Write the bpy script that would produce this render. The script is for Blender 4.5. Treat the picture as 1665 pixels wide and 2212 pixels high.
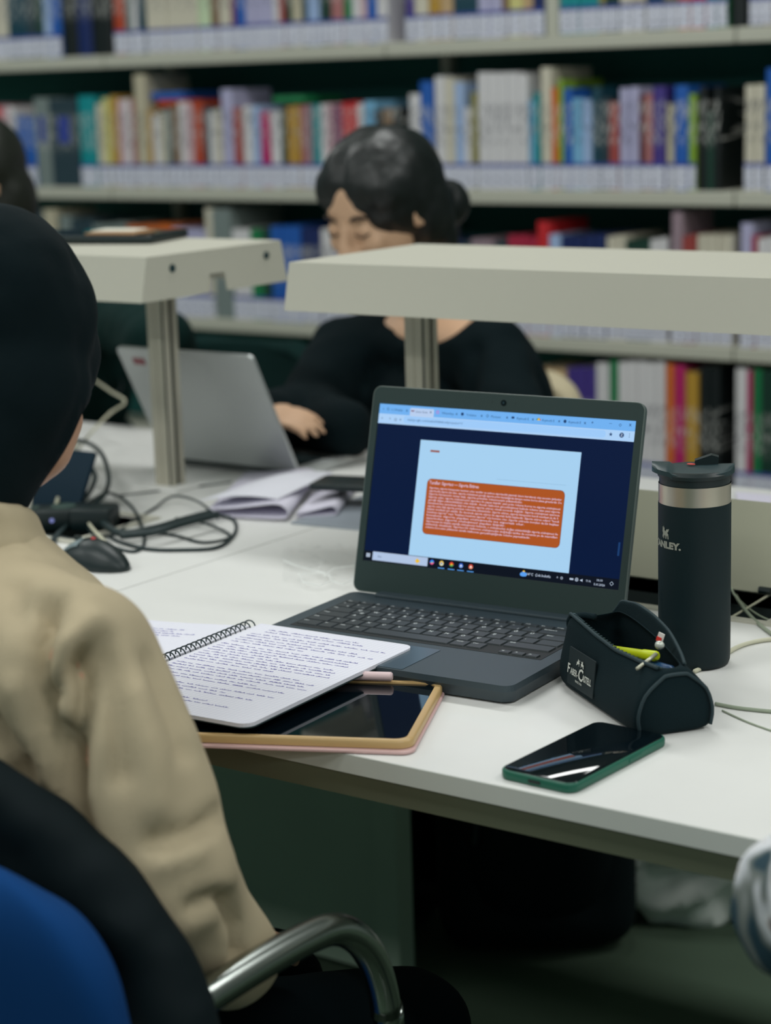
import bpy, bmesh, math, random
from math import sin, cos, pi, sqrt, atan2, radians
from mathutils import Vector, Matrix, noise
random.seed(7)
for o in list(bpy.data.objects): bpy.data.objects.remove(o)
S = bpy.context.scene
COL = S.collection

# ------------------------------------------------------------------ camera, world, lights, exposure
FPX, YAW, PITCH, ROLL, CH = 4301.0, .62469, .21176, -.03036, 1.3069
T = 0.74                                   # table top height
FWD = Vector((-sin(YAW)*cos(PITCH), cos(YAW)*cos(PITCH), -sin(PITCH)))
r0 = Vector((cos(YAW), sin(YAW), 0)); u0 = r0.cross(FWD)
RT = r0*cos(ROLL)+u0*sin(ROLL); UP = -r0*sin(ROLL)+u0*cos(ROLL)
CAM = Vector((0, 0, CH))
cd = bpy.data.cameras.new('camera'); cam = bpy.data.objects.new('camera', cd); COL.objects.link(cam)
cam.matrix_world = Matrix(((RT.x, UP.x, -FWD.x, 0), (RT.y, UP.y, -FWD.y, 0), (RT.z, UP.z, -FWD.z, CH), (0, 0, 0, 1)))
cd.sensor_fit = 'VERTICAL'; cd.sensor_height = 36; cd.lens = FPX*36/2212
cd.dof.use_dof = True; cd.dof.focus_distance = 1.90; cd.dof.aperture_fstop = 4.2
cd.clip_start = .05
S.camera = cam
w = bpy.data.worlds.new('world'); S.world = w; w.use_nodes = True
w.node_tree.nodes['Background'].inputs[0].default_value = (.40, .62, .60, 1)
w.node_tree.nodes['Background'].inputs[1].default_value = .22
def area(x, y, z, sx, sy, p, c=(.98, 1, .98)):
    l = bpy.data.lights.new('ceiling_lamp', 'AREA'); l.shape = 'RECTANGLE'; l.size = sx; l.size_y = sy; l.energy = p; l.color = c
    o = bpy.data.objects.new('ceiling_lamp', l); COL.objects.link(o); o.location = (x, y, z)
for lx in (-4.2, -1.9, .4, 2.7):
    for ly in (-1.6, .55, 2.75):
        area(lx, ly, 2.82, 1.2, .30, 20)
S.view_settings.view_transform = 'Standard'; S.view_settings.look = 'None'
S.view_settings.gamma = 1; S.view_settings.use_curve_mapping = False
S.view_settings.exposure = 0.0

def ray(px, py): return FWD+RT*((px-832.5)/FPX)-UP*((py-1106)/FPX)
def at_z(px, py, z): d = ray(px, py); return CAM+d*((z-CH)/d.z)
def at_y(px, py, y): d = ray(px, py); return CAM+d*(y/d.y)
def at_t(px, py, t): return CAM+ray(px, py)*t
def z_over(P, px, py):                      # height of the point above/below P seen at px,py
    d = ray(px, py); D = math.hypot(P.x, P.y); return CH+d.z/math.hypot(d.x, d.y)*D

# ------------------------------------------------------------------ materials
def lin(c):
    return tuple(((v/255)/12.92 if v/255 <= .04045 else ((v/255+.055)/1.055)**2.4) for v in c)+(1,)
MATS = {}
def M(name, rgb, rough=.6, metal=0, spec=.5, bump=0, bscale=200, var=0, vscale=8, sheen=0, emit=0, coat=0, trans=0, alpha=1):
    if name in MATS: return MATS[name]
    m = bpy.data.materials.new(name); m.use_nodes = True; nt = m.node_tree; b = nt.nodes['Principled BSDF']
    c = lin(rgb)
    b.inputs['Base Color'].default_value = c; b.inputs['Roughness'].default_value = rough
    b.inputs['Metallic'].default_value = metal; b.inputs['Specular IOR Level'].default_value = spec
    if sheen: b.inputs['Sheen Weight'].default_value = sheen
    if coat: b.inputs['Coat Weight'].default_value = coat; b.inputs['Coat Roughness'].default_value = .05
    if trans: b.inputs['Transmission Weight'].default_value = trans
    if alpha < 1: b.inputs['Alpha'].default_value = alpha
    if emit:
        b.inputs['Emission Color'].default_value = c; b.inputs['Emission Strength'].default_value = emit
        b.inputs['Base Color'].default_value = (0, 0, 0, 1)
    if bump or var:
        tc = nt.nodes.new('ShaderNodeTexCoord')
    if bump:
        n = nt.nodes.new('ShaderNodeTexNoise'); n.inputs['Scale'].default_value = bscale; n.inputs['Detail'].default_value = 4
        bp = nt.nodes.new('ShaderNodeBump'); bp.inputs['Strength'].default_value = bump; bp.inputs['Distance'].default_value = .002
        nt.links.new(tc.outputs['Object'], n.inputs['Vector']); nt.links.new(n.outputs[0], bp.inputs['Height']); nt.links.new(bp.outputs[0], b.inputs['Normal'])
    if var:
        n = nt.nodes.new('ShaderNodeTexNoise'); n.inputs['Scale'].default_value = vscale; n.inputs['Detail'].default_value = 5
        h = nt.nodes.new('ShaderNodeHueSaturation'); h.inputs['Color'].default_value = c
        mr = nt.nodes.new('ShaderNodeMapRange'); mr.inputs[1].default_value = .3; mr.inputs[2].default_value = .7
        mr.inputs[3].default_value = 1-var; mr.inputs[4].default_value = 1+var
        nt.links.new(tc.outputs['Object'], n.inputs['Vector']); nt.links.new(n.outputs[0], mr.inputs[0]); nt.links.new(mr.outputs[0], h.inputs['Value'])
        nt.links.new(h.outputs[0], b.inputs['Base Color'])
    MATS[name] = m; return m
def screen_mat(name, rgb, k=1.0): return M(name, rgb, .4, emit=k, spec=.12)

table_white = M('white laminate', (226, 226, 223), .42, bump=.05, bscale=900, var=.02)
edge_white = M('white edge band', (196, 200, 194), .5)
apron_m = M('olive grey steel', (104, 110, 90), .55)
cream = M('cream powder coat', (192, 190, 176), .55, bump=.12, bscale=1500)
cream2 = M('cream flap metal', (190, 190, 168), .5, bump=.1, bscale=1500)
alu = M('cream aluminium', (180, 176, 160), .4, metal=.15)
darkslot = M('dark slot', (20, 34, 32), .7)
grey_panel = M('grey green panel', (150, 168, 150), .6, var=.04)
lap_dark = M('charcoal plastic', (50, 64, 71), .5, bump=.15, bscale=2500)
lap_bezel = M('dark bezel plastic', (26, 50, 48), .55, bump=.08, bscale=2500)
key_m = M('key plastic', (44, 52, 56), .5)
key_gap = M('key well', (16, 24, 26), .7)
ink_w = M('white print', (205, 212, 212), .6)
black_glass = M('black glass', (5, 14, 20), .04, spec=.6)
silver = M('silver aluminium', (196, 200, 200), .42, metal=.55)
steel = M('brushed steel', (206, 198, 182), .36, metal=1)
chrome = M('chrome tube', (170, 176, 172), .22, metal=1)
blackp = M('black plastic', (12, 30, 32), .42)
blackr = M('black rubber cable', (22, 42, 44), .5)
cream_cable = M('cream cable', (206, 204, 180), .5)
bottle_m = M('black powder coated steel', (3, 28, 32), .55, spec=.3, bump=.15, bscale=2500)
paper = M('white paper', (226, 226, 236), .8)
paper_l = M('lavender white paper', (216, 212, 228), .8)
skin = M('skin', (196, 152, 124), .55, var=.04, vscale=20)
skin2 = M('warm skin', (212, 172, 140), .55, var=.04, vscale=20)
lipm = M('lips', (168, 100, 92), .5)
hairm = M('black hair', (14, 20, 20), .42, var=.3, vscale=60)
brow = M('brow hair', (40, 30, 26), .8)
hijab_m = M('black head scarf cloth', (4, 20, 24), .9, spec=.15, bump=.2, bscale=300)
tee = M('black cotton', (4, 20, 24), .9, spec=.15, bump=.2, bscale=300)
teal_cloth = M('dark green cotton', (10, 38, 36), .9, spec=.15)
jacket_m = M('khaki canvas', (182, 168, 140), .9, spec=.2, bump=.35, bscale=700, var=.06, vscale=12)
coat_m = M('black nylon', (3, 18, 22), .75, spec=.2)
blue_cloth = M('blue upholstery', (6, 60, 116), .9, spec=.2, bump=.25, bscale=900)
trouser = M('black trousers', (3, 14, 18), .95, spec=.1)
pouch_m = M('black canvas', (9, 30, 35), .9, spec=.2, bump=.4, bscale=1500)
pouch_in = M('black lining', (6, 20, 24), .8)
green_case = M('dark green silicone', (10, 92, 72), .45)
gold_case = M('clear beige case', (206, 172, 118), .35, trans=.1)
pink = M('rose plastic', (214, 178, 176), .4)
pen_pink = M('pale pink barrel', (222, 196, 198), .35)
shelf_m = M('cream shelf steel', (186, 186, 172), .5)
shelf_back = M('dark shelf back', (20, 88, 84), .8)
carpet = M('dark green grey carpet', (70, 88, 70), .95, bump=.5, bscale=300, var=.12, vscale=3)
wall_m = M('grey wall', (150, 160, 155), .8, var=.03)
ceil_m = M('ceiling white', (205, 208, 204), .8, var=.02)

# ------------------------------------------------------------------ mesh helpers
def link(name, me, parent=None, loc=None, rot=None):
    o = bpy.data.objects.new(name, me); COL.objects.link(o)
    if parent is not None: o.parent = parent
    if loc is not None: o.location = loc
    if rot is not None: o.rotation_euler = rot
    return o
def tag(o, label=None, cat=None, group=None, kind=None):
    if label: o['label'] = label
    if cat: o['category'] = cat
    if group: o['group'] = group
    if kind: o['kind'] = kind
    return o
def thing(name, label, cat, loc=(0, 0, 0), rz=0, group=None):
    o = link(name, None, None, loc, (0, 0, rz)); o.empty_display_size = .05
    return tag(o, label, cat, group)
_ico = None
def ico():
    global _ico
    if _ico is None:
        bm = bmesh.new(); bmesh.ops.create_icosphere(bm, subdivisions=3, radius=1)
        _ico = ([v.co.copy() for v in bm.verts], [[v.index for v in f.verts] for f in bm.faces]); bm.free()
    return _ico
def smooth_path(P, n=8, closed=False):
    P = [Vector(p) for p in P]; out = []; N = len(P)
    for i in range(N if closed else N-1):
        if closed: a, b, c, d = P[i-1], P[i], P[(i+1) % N], P[(i+2) % N]
        else: a, b, c, d = P[max(i-1, 0)], P[i], P[i+1], P[min(i+2, N-1)]
        for k in range(n):
            t = k/n
            out.append(.5*((2*b)+(c-a)*t+(2*a-5*b+4*c-d)*t*t+(-a+3*b-3*c+d)*t**3))
    if not closed: out.append(P[-1])
    return out
class MB:
    def __init__(s): s.v = []; s.f = []; s.m = []; s.mi = 0
    def add(s, vs, fs, mat=None):
        b = len(s.v); s.v += [Vector(v) for v in vs]; s.f += [[b+i for i in f] for f in fs]; s.m += [s.mi]*len(fs); return s
    def box(s, x0, x1, y0, y1, z0, z1, mat=None):
        vs = [(x, y, z) for z in (z0, z1) for y in (y0, y1) for x in (x0, x1)]
        if mat: vs = [mat @ Vector(v) for v in vs]
        return s.add(vs, [(0, 2, 3, 1), (4, 5, 7, 6), (0, 1, 5, 4), (2, 6, 7, 3), (0, 4, 6, 2), (1, 3, 7, 5)])
    def rbox(s, x0, x1, y0, y1, z0, z1, b=.003, seg=2, mat=None, vertical=None):
        # bevelled box; vertical = bigger radius for the four vertical edges
        bm = bmesh.new(); bmesh.ops.create_cube(bm, size=1)
        for v in bm.verts: v.co = Vector(((x0+x1)/2+v.co.x*(x1-x0), (y0+y1)/2+v.co.y*(y1-y0), (z0+z1)/2+v.co.z*(z1-z0)))
        if vertical:
            es = [e for e in bm.edges if abs(e.verts[0].co.z-e.verts[1].co.z) > 1e-6]
            bmesh.ops.bevel(bm, geom=es, offset=vertical, segments=6, affect='EDGES', profile=.5)
            es = [e for e in bm.edges if abs(e.verts[0].co.z-e.verts[1].co.z) < 1e-6 and len(e.link_faces) == 2 and any(abs(f.normal.z) > .9 for f in e.link_faces)]
            bm.normal_update()
            es = [e for e in bm.edges if len(e.link_faces) == 2 and (abs(e.link_faces[0].normal.z) > .9) != (abs(e.link_faces[1].normal.z) > .9)]
            if b: bmesh.ops.bevel(bm, geom=es, offset=b, segments=seg, affect='EDGES', profile=.5)
        elif b: bmesh.ops.bevel(bm, geom=bm.edges[:], offset=b, segments=seg, affect='EDGES', profile=.5)
        bm.verts.index_update()
        vs = [v.co.copy() for v in bm.verts]; fs = [[v.index for v in f.verts] for f in bm.faces]; bm.free()
        if mat: vs = [mat @ v for v in vs]
        return s.add(vs, fs)
    def prism(s, pts, d0, d1, fn):           # outline pts (a,b), extruded d0..d1, fn(a,b,d)->Vector
        n = len(pts); vs = [fn(a, b, d0) for a, b in pts]+[fn(a, b, d1) for a, b in pts]
        fs = [list(range(n))[::-1], [n+i for i in range(n)]]+[(i, (i+1) % n, n+(i+1) % n, n+i) for i in range(n)]
        return s.add(vs, fs)
    def tube(s, path, r, n=8, closed=False, cap=True):
        P = [Vector(p) for p in path]; N = len(P); rr = r if isinstance(r, (list, tuple)) else [r]*N
        vs = []; up = None
        for i in range(N):
            a = P[i-1] if (i or closed) else P[i]; b = P[(i+1) % N] if (i < N-1 or closed) else P[i]
            t = (b-a).normalized() if (b-a).length > 1e-9 else Vector((0, 0, 1))
            if up is None: up = t.orthogonal().normalized()
            up = (up-t*up.dot(t)); up = up.normalized() if up.length > 1e-6 else t.orthogonal().normalized(); sd = t.cross(up)
            for k in range(n): vs.append(P[i]+(up*cos(2*pi*k/n)+sd*sin(2*pi*k/n))*rr[i])
        fs = []
        for i in range(N if closed else N-1):
            j = (i+1) % N
            for k in range(n): fs.append((i*n+k, i*n+(k+1) % n, j*n+(k+1) % n, j*n+k))
        if cap and not closed: fs += [list(range(n))[::-1], [(N-1)*n+k for k in range(n)]]
        return s.add(vs, fs)
    def lathe(s, prof, c=(0, 0, 0), n=48, cap=True):
        c = Vector(c); vs = []; N = len(prof)
        for r, z in prof:
            for k in range(n): vs.append(c+Vector((r*cos(2*pi*k/n), r*sin(2*pi*k/n), z)))
        fs = [(i*n+k, i*n+(k+1) % n, (i+1)*n+(k+1) % n, (i+1)*n+k) for i in range(N-1) for k in range(n)]
        if cap: fs += [list(range(n))[::-1], [(N-1)*n+k for k in range(n)]]
        return s.add(vs, fs)
    def ell(s, c, rad, R=None):
        V, F = ico(); c = Vector(c); out = []
        for v in V:
            q = Vector((v.x*rad[0], v.y*rad[1], v.z*rad[2]))
            out.append(c+(R @ q if R else q))
        return s.add(out, F)
    def cap(s, a, b, ra, rb):
        a = Vector(a); b = Vector(b); L = (b-a).length; n = max(1, int(L/(.3*min(ra, rb)))+1)
        for i in range(n+1):
            t = i/n; r = ra+(rb-ra)*t; s.ell(a.lerp(b, t), (r, r, r))
        return s
    def grid(s, nx, ny, fn, thick=0):
        vs = [fn(i/nx, j/ny) for j in range(ny+1) for i in range(nx+1)]
        fs = [(j*(nx+1)+i, j*(nx+1)+i+1, (j+1)*(nx+1)+i+1, (j+1)*(nx+1)+i) for j in range(ny) for i in range(nx)]
        s.add(vs, fs)
        if thick:
            n = len(vs); vs2 = [Vector(v)-Vector((0, 0, thick)) for v in vs]; b = len(s.v)-n
            s.v += vs2; s.f += [[b+n+i for i in f][::-1] for f in fs]; s.m += [s.mi]*len(fs)
            ring = [i for i in range(nx+1)]+[(j*(nx+1)+nx) for j in range(1, ny+1)]+[ny*(nx+1)+i for i in range(nx-1, -1, -1)]+[j*(nx+1) for j in range(ny-1, 0, -1)]
            for k in range(len(ring)):
                p, q = ring[k], ring[(k+1) % len(ring)]; s.f.append([b+q, b+p, b+n+p, b+n+q]); s.m.append(s.mi)
        return s
    def mesh(s, name, mats, smooth=False, fix=True):
        me = bpy.data.meshes.new(name); me.from_pydata([tuple(v) for v in s.v], [], s.f)
        for m in (mats if isinstance(mats, (list, tuple)) else [mats]): me.materials.append(m)
        if len(me.materials) > 1: me.polygons.foreach_set('material_index', s.m)
        if smooth: me.polygons.foreach_set('use_smooth', [True]*len(me.polygons))
        if fix:
            bm = bmesh.new(); bm.from_mesh(me); bmesh.ops.recalc_face_normals(bm, faces=bm.faces[:]); bm.to_mesh(me); bm.free()
        me.update()
        return me
    def build(s, name, mats, parent=None, smooth=False, sharp=None):
        me = s.mesh(name, mats, smooth or sharp is not None)
        if sharp is not None: me.set_sharp_from_angle(angle=radians(sharp))
        return link(name, me, parent)
def dgmesh(ob):
    dg = bpy.context.evaluated_depsgraph_get(); dg.update()
    return bpy.data.meshes.new_from_object(ob.evaluated_get(dg), depsgraph=dg)
def remesh(mb, name, mat, parent, voxel=.006, smooth=6, disp=None):
    tmp = link('tmp', mb.mesh('tmp', mat, fix=False))
    m = tmp.modifiers.new('r', 'REMESH'); m.mode = 'VOXEL'; m.voxel_size = voxel; m.use_smooth_shade = True
    if smooth: k = tmp.modifiers.new('s', 'SMOOTH'); k.iterations = smooth; k.factor = .5
    me = dgmesh(tmp); bpy.data.objects.remove(tmp); me.name = name
    if not me.materials: me.materials.append(mat)
    if disp:
        me.update(); ns = [v.normal.copy() for v in me.vertices]
        for v, n in zip(me.vertices, ns): v.co = v.co+n*disp(v.co, n)
        me.update()
    me.polygons.foreach_set('use_smooth', [True]*len(me.polygons))
    o = link(name, me)
    if parent is not None: o.parent = parent; o.matrix_parent_inverse = Matrix.Translation(-parent.location) if parent.rotation_euler.z == 0 else parent.matrix_basis.inverted()
    return o
_txt = {}
def text2d(s, size=1.0, align='LEFT', bold=0, width=None, res=2):
    # letter outlines as flat polygons: list of verts (x,y), faces; optionally fitted to a width
    key = (s, bold, res)
    if key not in _txt:
        cu = bpy.data.curves.new('t', 'FONT'); cu.body = s; cu.size = 1; cu.offset = bold; cu.resolution_u = res
        ob = bpy.data.objects.new('t', cu); COL.objects.link(ob); me = dgmesh(ob)
        vs = [(v.co.x, v.co.y) for v in me.vertices]; fs = [list(p.vertices) for p in me.polygons]
        bpy.data.objects.remove(ob); bpy.data.meshes.remove(me); _txt[key] = (vs, fs)
    vs, fs = _txt[key]
    if not vs: return [], []
    x0 = min(v[0] for v in vs); x1 = max(v[0] for v in vs)
    sx = size if width is None else width/(x1-x0)
    off = {'LEFT': -x0*sx, 'CENTER': -(x0+x1)/2*sx, 'RIGHT': -x1*sx}[align]
    return [(v[0]*sx+off, v[1]*size) for v in vs], fs
def put_text(mb, fn, s, x, y, size, align='LEFT', bold=0, width=None, res=2):
    vs, fs = text2d(s, size, align, bold, width, res)
    if vs: mb.add([fn(x+a, y+b) for a, b in vs], fs)
def rrect(x0, x1, y0, y1, r, n=5):
    out = []
    for cx, cy, a0 in ((x1-r, y1-r, 0), (x0+r, y1-r, 90), (x0+r, y0+r, 180), (x1-r, y0+r, 270)):
        for k in range(n+1):
            a = radians(a0+90*k/n); out.append((cx+r*cos(a), cy+r*sin(a)))
    return out
def disc(cx, cy, r, n=16): return [(cx+r*cos(2*pi*k/n), cy+r*sin(2*pi*k/n)) for k in range(n)]
def frame_to(f, up=Vector((0, 0, 1))):       # columns: side(x), forward(y), up(z)
    f = f.normalized(); s = f.cross(up).normalized(); u = s.cross(f)
    return Matrix((s, f, u)).transposed()

# ------------------------------------------------------------------ the setting
def struct(name, mb, m): return tag(mb.build(name, m), kind='structure')
def add_label(o, l): o['label'] = l; return o
add_label(struct('floor', MB().box(-7, 4.5, -3.5, 4.7, -.05, 0), carpet), 'dark green grey carpeted floor under the tables')
add_label(struct('ceiling', MB().box(-7, 4.5, -3.5, 4.7, 2.9, 2.95), ceil_m), 'white ceiling of the reading room')
add_label(struct('wall_back', MB().box(-7, 4.5, 4.6, 4.7, 0, 2.9), wall_m), 'grey wall behind the bookcase')

# ------------------------------------------------------------------ bookcase
YB = 4.0; ROWS = [.03, .376, .716, 1.056, 1.403, 1.75]; BT = .033
JX = [-5.60, -4.68, -3.765, -2.845, -1.925, -1.005, -.085]
bc = thing('bookcase', 'long cream steel library bookcase filled with books behind the tables', 'bookcase', (-2.85, 4.15, 0))
def pbuild(mb, name, mat, par, **k):
    o = mb.build(name, mat, None, **k); o.parent = par; o.matrix_parent_inverse = par.matrix_basis.inverted(); return o
def reparent(o, par):
    bpy.context.view_layer.update(); o.parent = par; o.matrix_parent_inverse = par.matrix_basis.inverted(); return o
par_inv = lambda o: Matrix.LocRotScale(o.location, o.rotation_euler, o.scale).inverted()
def pbuild(mb, name, mat, par, **k):
    o = mb.build(name, mat, None, **k); o.parent = par; o.matrix_parent_inverse = par_inv(par); return o
pbuild(MB().box(JX[0], JX[-1], 4.295, 4.31, 0, 2.1), 'back_panel', shelf_back, bc)
for z in ROWS:
    for a, b in zip(JX, JX[1:]):
        m = MB(); m.rbox(a+.002, b-.002, YB, YB+.018, z-BT, z, .003); m.box(a+.002, b-.002, YB+.017, 4.294, z-.006, z)
        pbuild(m, 'shelf_board', shelf_m, bc)
for x in JX:
    m = MB(); m.box(x-.012, x+.012, 4.26, 4.294, 0, 2.1)
    pbuild(m, 'upright', shelf_m, bc)

C = dict(white=(214, 212, 214), cream=(206, 200, 182), beige=(188, 180, 156), pink=(206, 176, 182), red=(196, 34, 42), crimson=(168, 34, 66),
  blue=(26, 90, 176), navy=(14, 36, 92), skyblue=(120, 178, 214), lightblue=(160, 184, 222), teal=(0, 140, 146), darkteal=(10, 62, 78), lilac=(176, 174, 206),
  purple=(66, 50, 130), plum=(120, 44, 92), magenta=(178, 28, 100), orange=(210, 106, 40), rust=(176, 66, 36), brick=(160, 70, 66), mustard=(180, 140, 50), ochre=(188, 146, 66),
  yellow=(206, 200, 130), olive=(140, 134, 70), lime=(130, 166, 50), green=(20, 120, 70), darkgreen=(18, 58, 46), palegreen=(196, 214, 178), grey=(120, 132, 130),
  slate=(40, 60, 70), black=(6, 18, 20), brown=(124, 96, 70), maroon=(88, 34, 44), tan=(190, 160, 120), dustypink=(170, 110, 110), mauve=(150, 130, 140))
ADJ = dict(skyblue='sky blue', lightblue='pale blue', darkteal='dark teal', darkgreen='dark green', palegreen='pale green', dustypink='dusty pink')
cn = lambda c: ADJ.get(c, c)
def book_mat(c):
    key = 'book cover '+cn(c)
    if key in MATS: return MATS[key]
    m = M(key, C[c], .5); nt = m.node_tree; b = nt.nodes['Principled BSDF']
    tc = nt.nodes.new('ShaderNodeTexCoord'); sp = nt.nodes.new('ShaderNodeSeparateXYZ'); nt.links.new(tc.outputs['Object'], sp.inputs[0])
    n = nt.nodes.new('ShaderNodeTexNoise'); n.inputs['Scale'].default_value = 1; mp = nt.nodes.new('ShaderNodeMapping'); mp.inputs['Scale'].default_value = (300, 5, 60)
    oi = nt.nodes.new('ShaderNodeObjectInfo'); ad = nt.nodes.new('ShaderNodeVectorMath'); ad.operation = 'ADD'
    nt.links.new(tc.outputs['Object'], mp.inputs['Vector']); nt.links.new(mp.outputs[0], ad.inputs[0]); nt.links.new(oi.outputs['Random'], ad.inputs[1]); nt.links.new(ad.outputs[0], n.inputs['Vector'])
    gt = nt.nodes.new('ShaderNodeMath'); gt.operation = 'GREATER_THAN'; gt.inputs[1].default_value = .56; nt.links.new(n.outputs[0], gt.inputs[0])
    mr = nt.nodes.new('ShaderNodeMapRange'); mr.inputs[1].default_value = .09; mr.inputs[2].default_value = .11; nt.links.new(sp.outputs['Z'], mr.inputs[0])
    mr2 = nt.nodes.new('ShaderNodeMapRange'); mr2.inputs[1].default_value = .2; mr2.inputs[2].default_value = .19; nt.links.new(sp.outputs['Z'], mr2.inputs[0])
    a1 = nt.nodes.new('ShaderNodeMath'); a1.operation = 'MULTIPLY'; a2 = nt.nodes.new('ShaderNodeMath'); a2.operation = 'MULTIPLY'; a3 = nt.nodes.new('ShaderNodeMath'); a3.operation = 'MULTIPLY'; a3.inputs[1].default_value = .7
    nt.links.new(gt.outputs[0], a1.inputs[0]); nt.links.new(mr.outputs[0], a1.inputs[1]); nt.links.new(a1.outputs[0], a2.inputs[0]); nt.links.new(mr2.outputs[0], a2.inputs[1]); nt.links.new(a2.outputs[0], a3.inputs[0])
    mx = nt.nodes.new('ShaderNodeMix'); mx.data_type = 'RGBA'; mx.inputs[6].default_value = lin(C[c])
    L = sum(C[c])/3; mx.inputs[7].default_value = lin((60, 62, 80)) if L > 130 else lin((205, 205, 200))
    nt.links.new(a3.outputs[0], mx.inputs[0]); nt.links.new(mx.outputs[2], b.inputs['Base Color'])
    return m
def label_mat():
    m = M('shelf mark label', (214, 216, 228), .6); nt = m.node_tree; b = nt.nodes['Principled BSDF']
    tc = nt.nodes.new('ShaderNodeTexCoord'); sp = nt.nodes.new('ShaderNodeSeparateXYZ'); nt.links.new(tc.outputs['Object'], sp.inputs[0])
    n = nt.nodes.new('ShaderNodeTexNoise'); n.inputs['Scale'].default_value = 1; mp = nt.nodes.new('ShaderNodeMapping'); mp.inputs['Scale'].default_value = (260, 1, 140)
    nt.links.new(tc.outputs['Object'], mp.inputs['Vector']); nt.links.new(mp.outputs[0], n.inputs['Vector'])
    gt = nt.nodes.new('ShaderNodeMath'); gt.operation = 'GREATER_THAN'; gt.inputs[1].default_value = .58; nt.links.new(n.outputs[0], gt.inputs[0])
    mx = nt.nodes.new('ShaderNodeMix'); mx.data_type = 'RGBA'; mx.inputs[6].default_value = lin((216, 218, 232)); mx.inputs[7].default_value = lin((120, 124, 140)); nt.links.new(gt.outputs[0], mx.inputs[0])
    g2 = nt.nodes.new('ShaderNodeMath'); g2.operation = 'GREATER_THAN'; g2.inputs[1].default_value = .053; nt.links.new(sp.outputs['Z'], g2.inputs[0])
    m2 = nt.nodes.new('ShaderNodeMix'); m2.data_type = 'RGBA'; m2.inputs[7].default_value = lin((50, 66, 150)); nt.links.new(mx.outputs[2], m2.inputs[6]); nt.links.new(g2.outputs[0], m2.inputs[0])
    nt.links.new(m2.outputs[2], b.inputs['Base Color']); return m
LBL = label_mat(); PAGE = M('page block', (204, 200, 184), .8)
ROWNAME = {1: 'fourth shelf', 2: 'third shelf', 3: 'second shelf', 4: 'top shelf'}
REG = {4: [(150, 'at the far left'), (440, 'left of centre'), (700, 'left of the woman'), (880, 'just left of the dark gap'), (1190, 'before the beige divider'), (1400, 'past the beige divider'), (1600, 'near the right gap'), (9999, 'at the right edge')],
  3: [(180, 'beside the grey file boxes'), (330, 'past the teal book'), (470, 'above the left desk lamp'), (600, 'left of the ochre books'), (700, 'near the ochre books'), (880, 'near the bright red books'), (1030, 'before the white set'), (1235, 'past the white set'), (1400, 'near the brick red book'), (1600, 'near the bright blue book'), (9999, 'at the right edge')],
  2: [(440, 'behind the left desk lamp'), (720, 'left of the seated woman'), (1200, 'right of the seated woman'), (1450, 'above the right desk lamp'), (9999, 'right, above the desk lamp')],
  1: [(700, 'left of the seated woman'), (1300, 'beside the cream chair'), (1500, 'near the green striped set'), (9999, 'at the right edge')]}
BOOKS = []
def add_book(row, px0, px1, pyt, col, lab=True, name='book', fullblack=False):
    z = ROWS[row]; xa = at_y(px0, 400, YB).x; xb = at_y(px1, 400, YB).x
    w = xb-xa
    P = at_y((px0+px1)/2, pyt, YB+.02); h = min(max(P.z-z, .12), .31)
    BOOKS.append(dict(row=row, x=xa, w=w, h=h, c=col, px=(px0+px1)/2, lab=lab, name=name))
def seq(row, items):
    for it in items:
        px0, px1, top, col = it[:4]; n = it[4] if len(it) > 4 else 1; lab = it[5] if len(it) > 5 else True; nm = it[6] if len(it) > 6 else 'book'
        for k in range(n):
            a = px0+(px1-px0)*k/n; b = px0+(px1-px0)*(k+1)/n
            add_book(row, a, b, top+random.uniform(-3, 3), col, lab, nm)
TOP4 = -60
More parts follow.
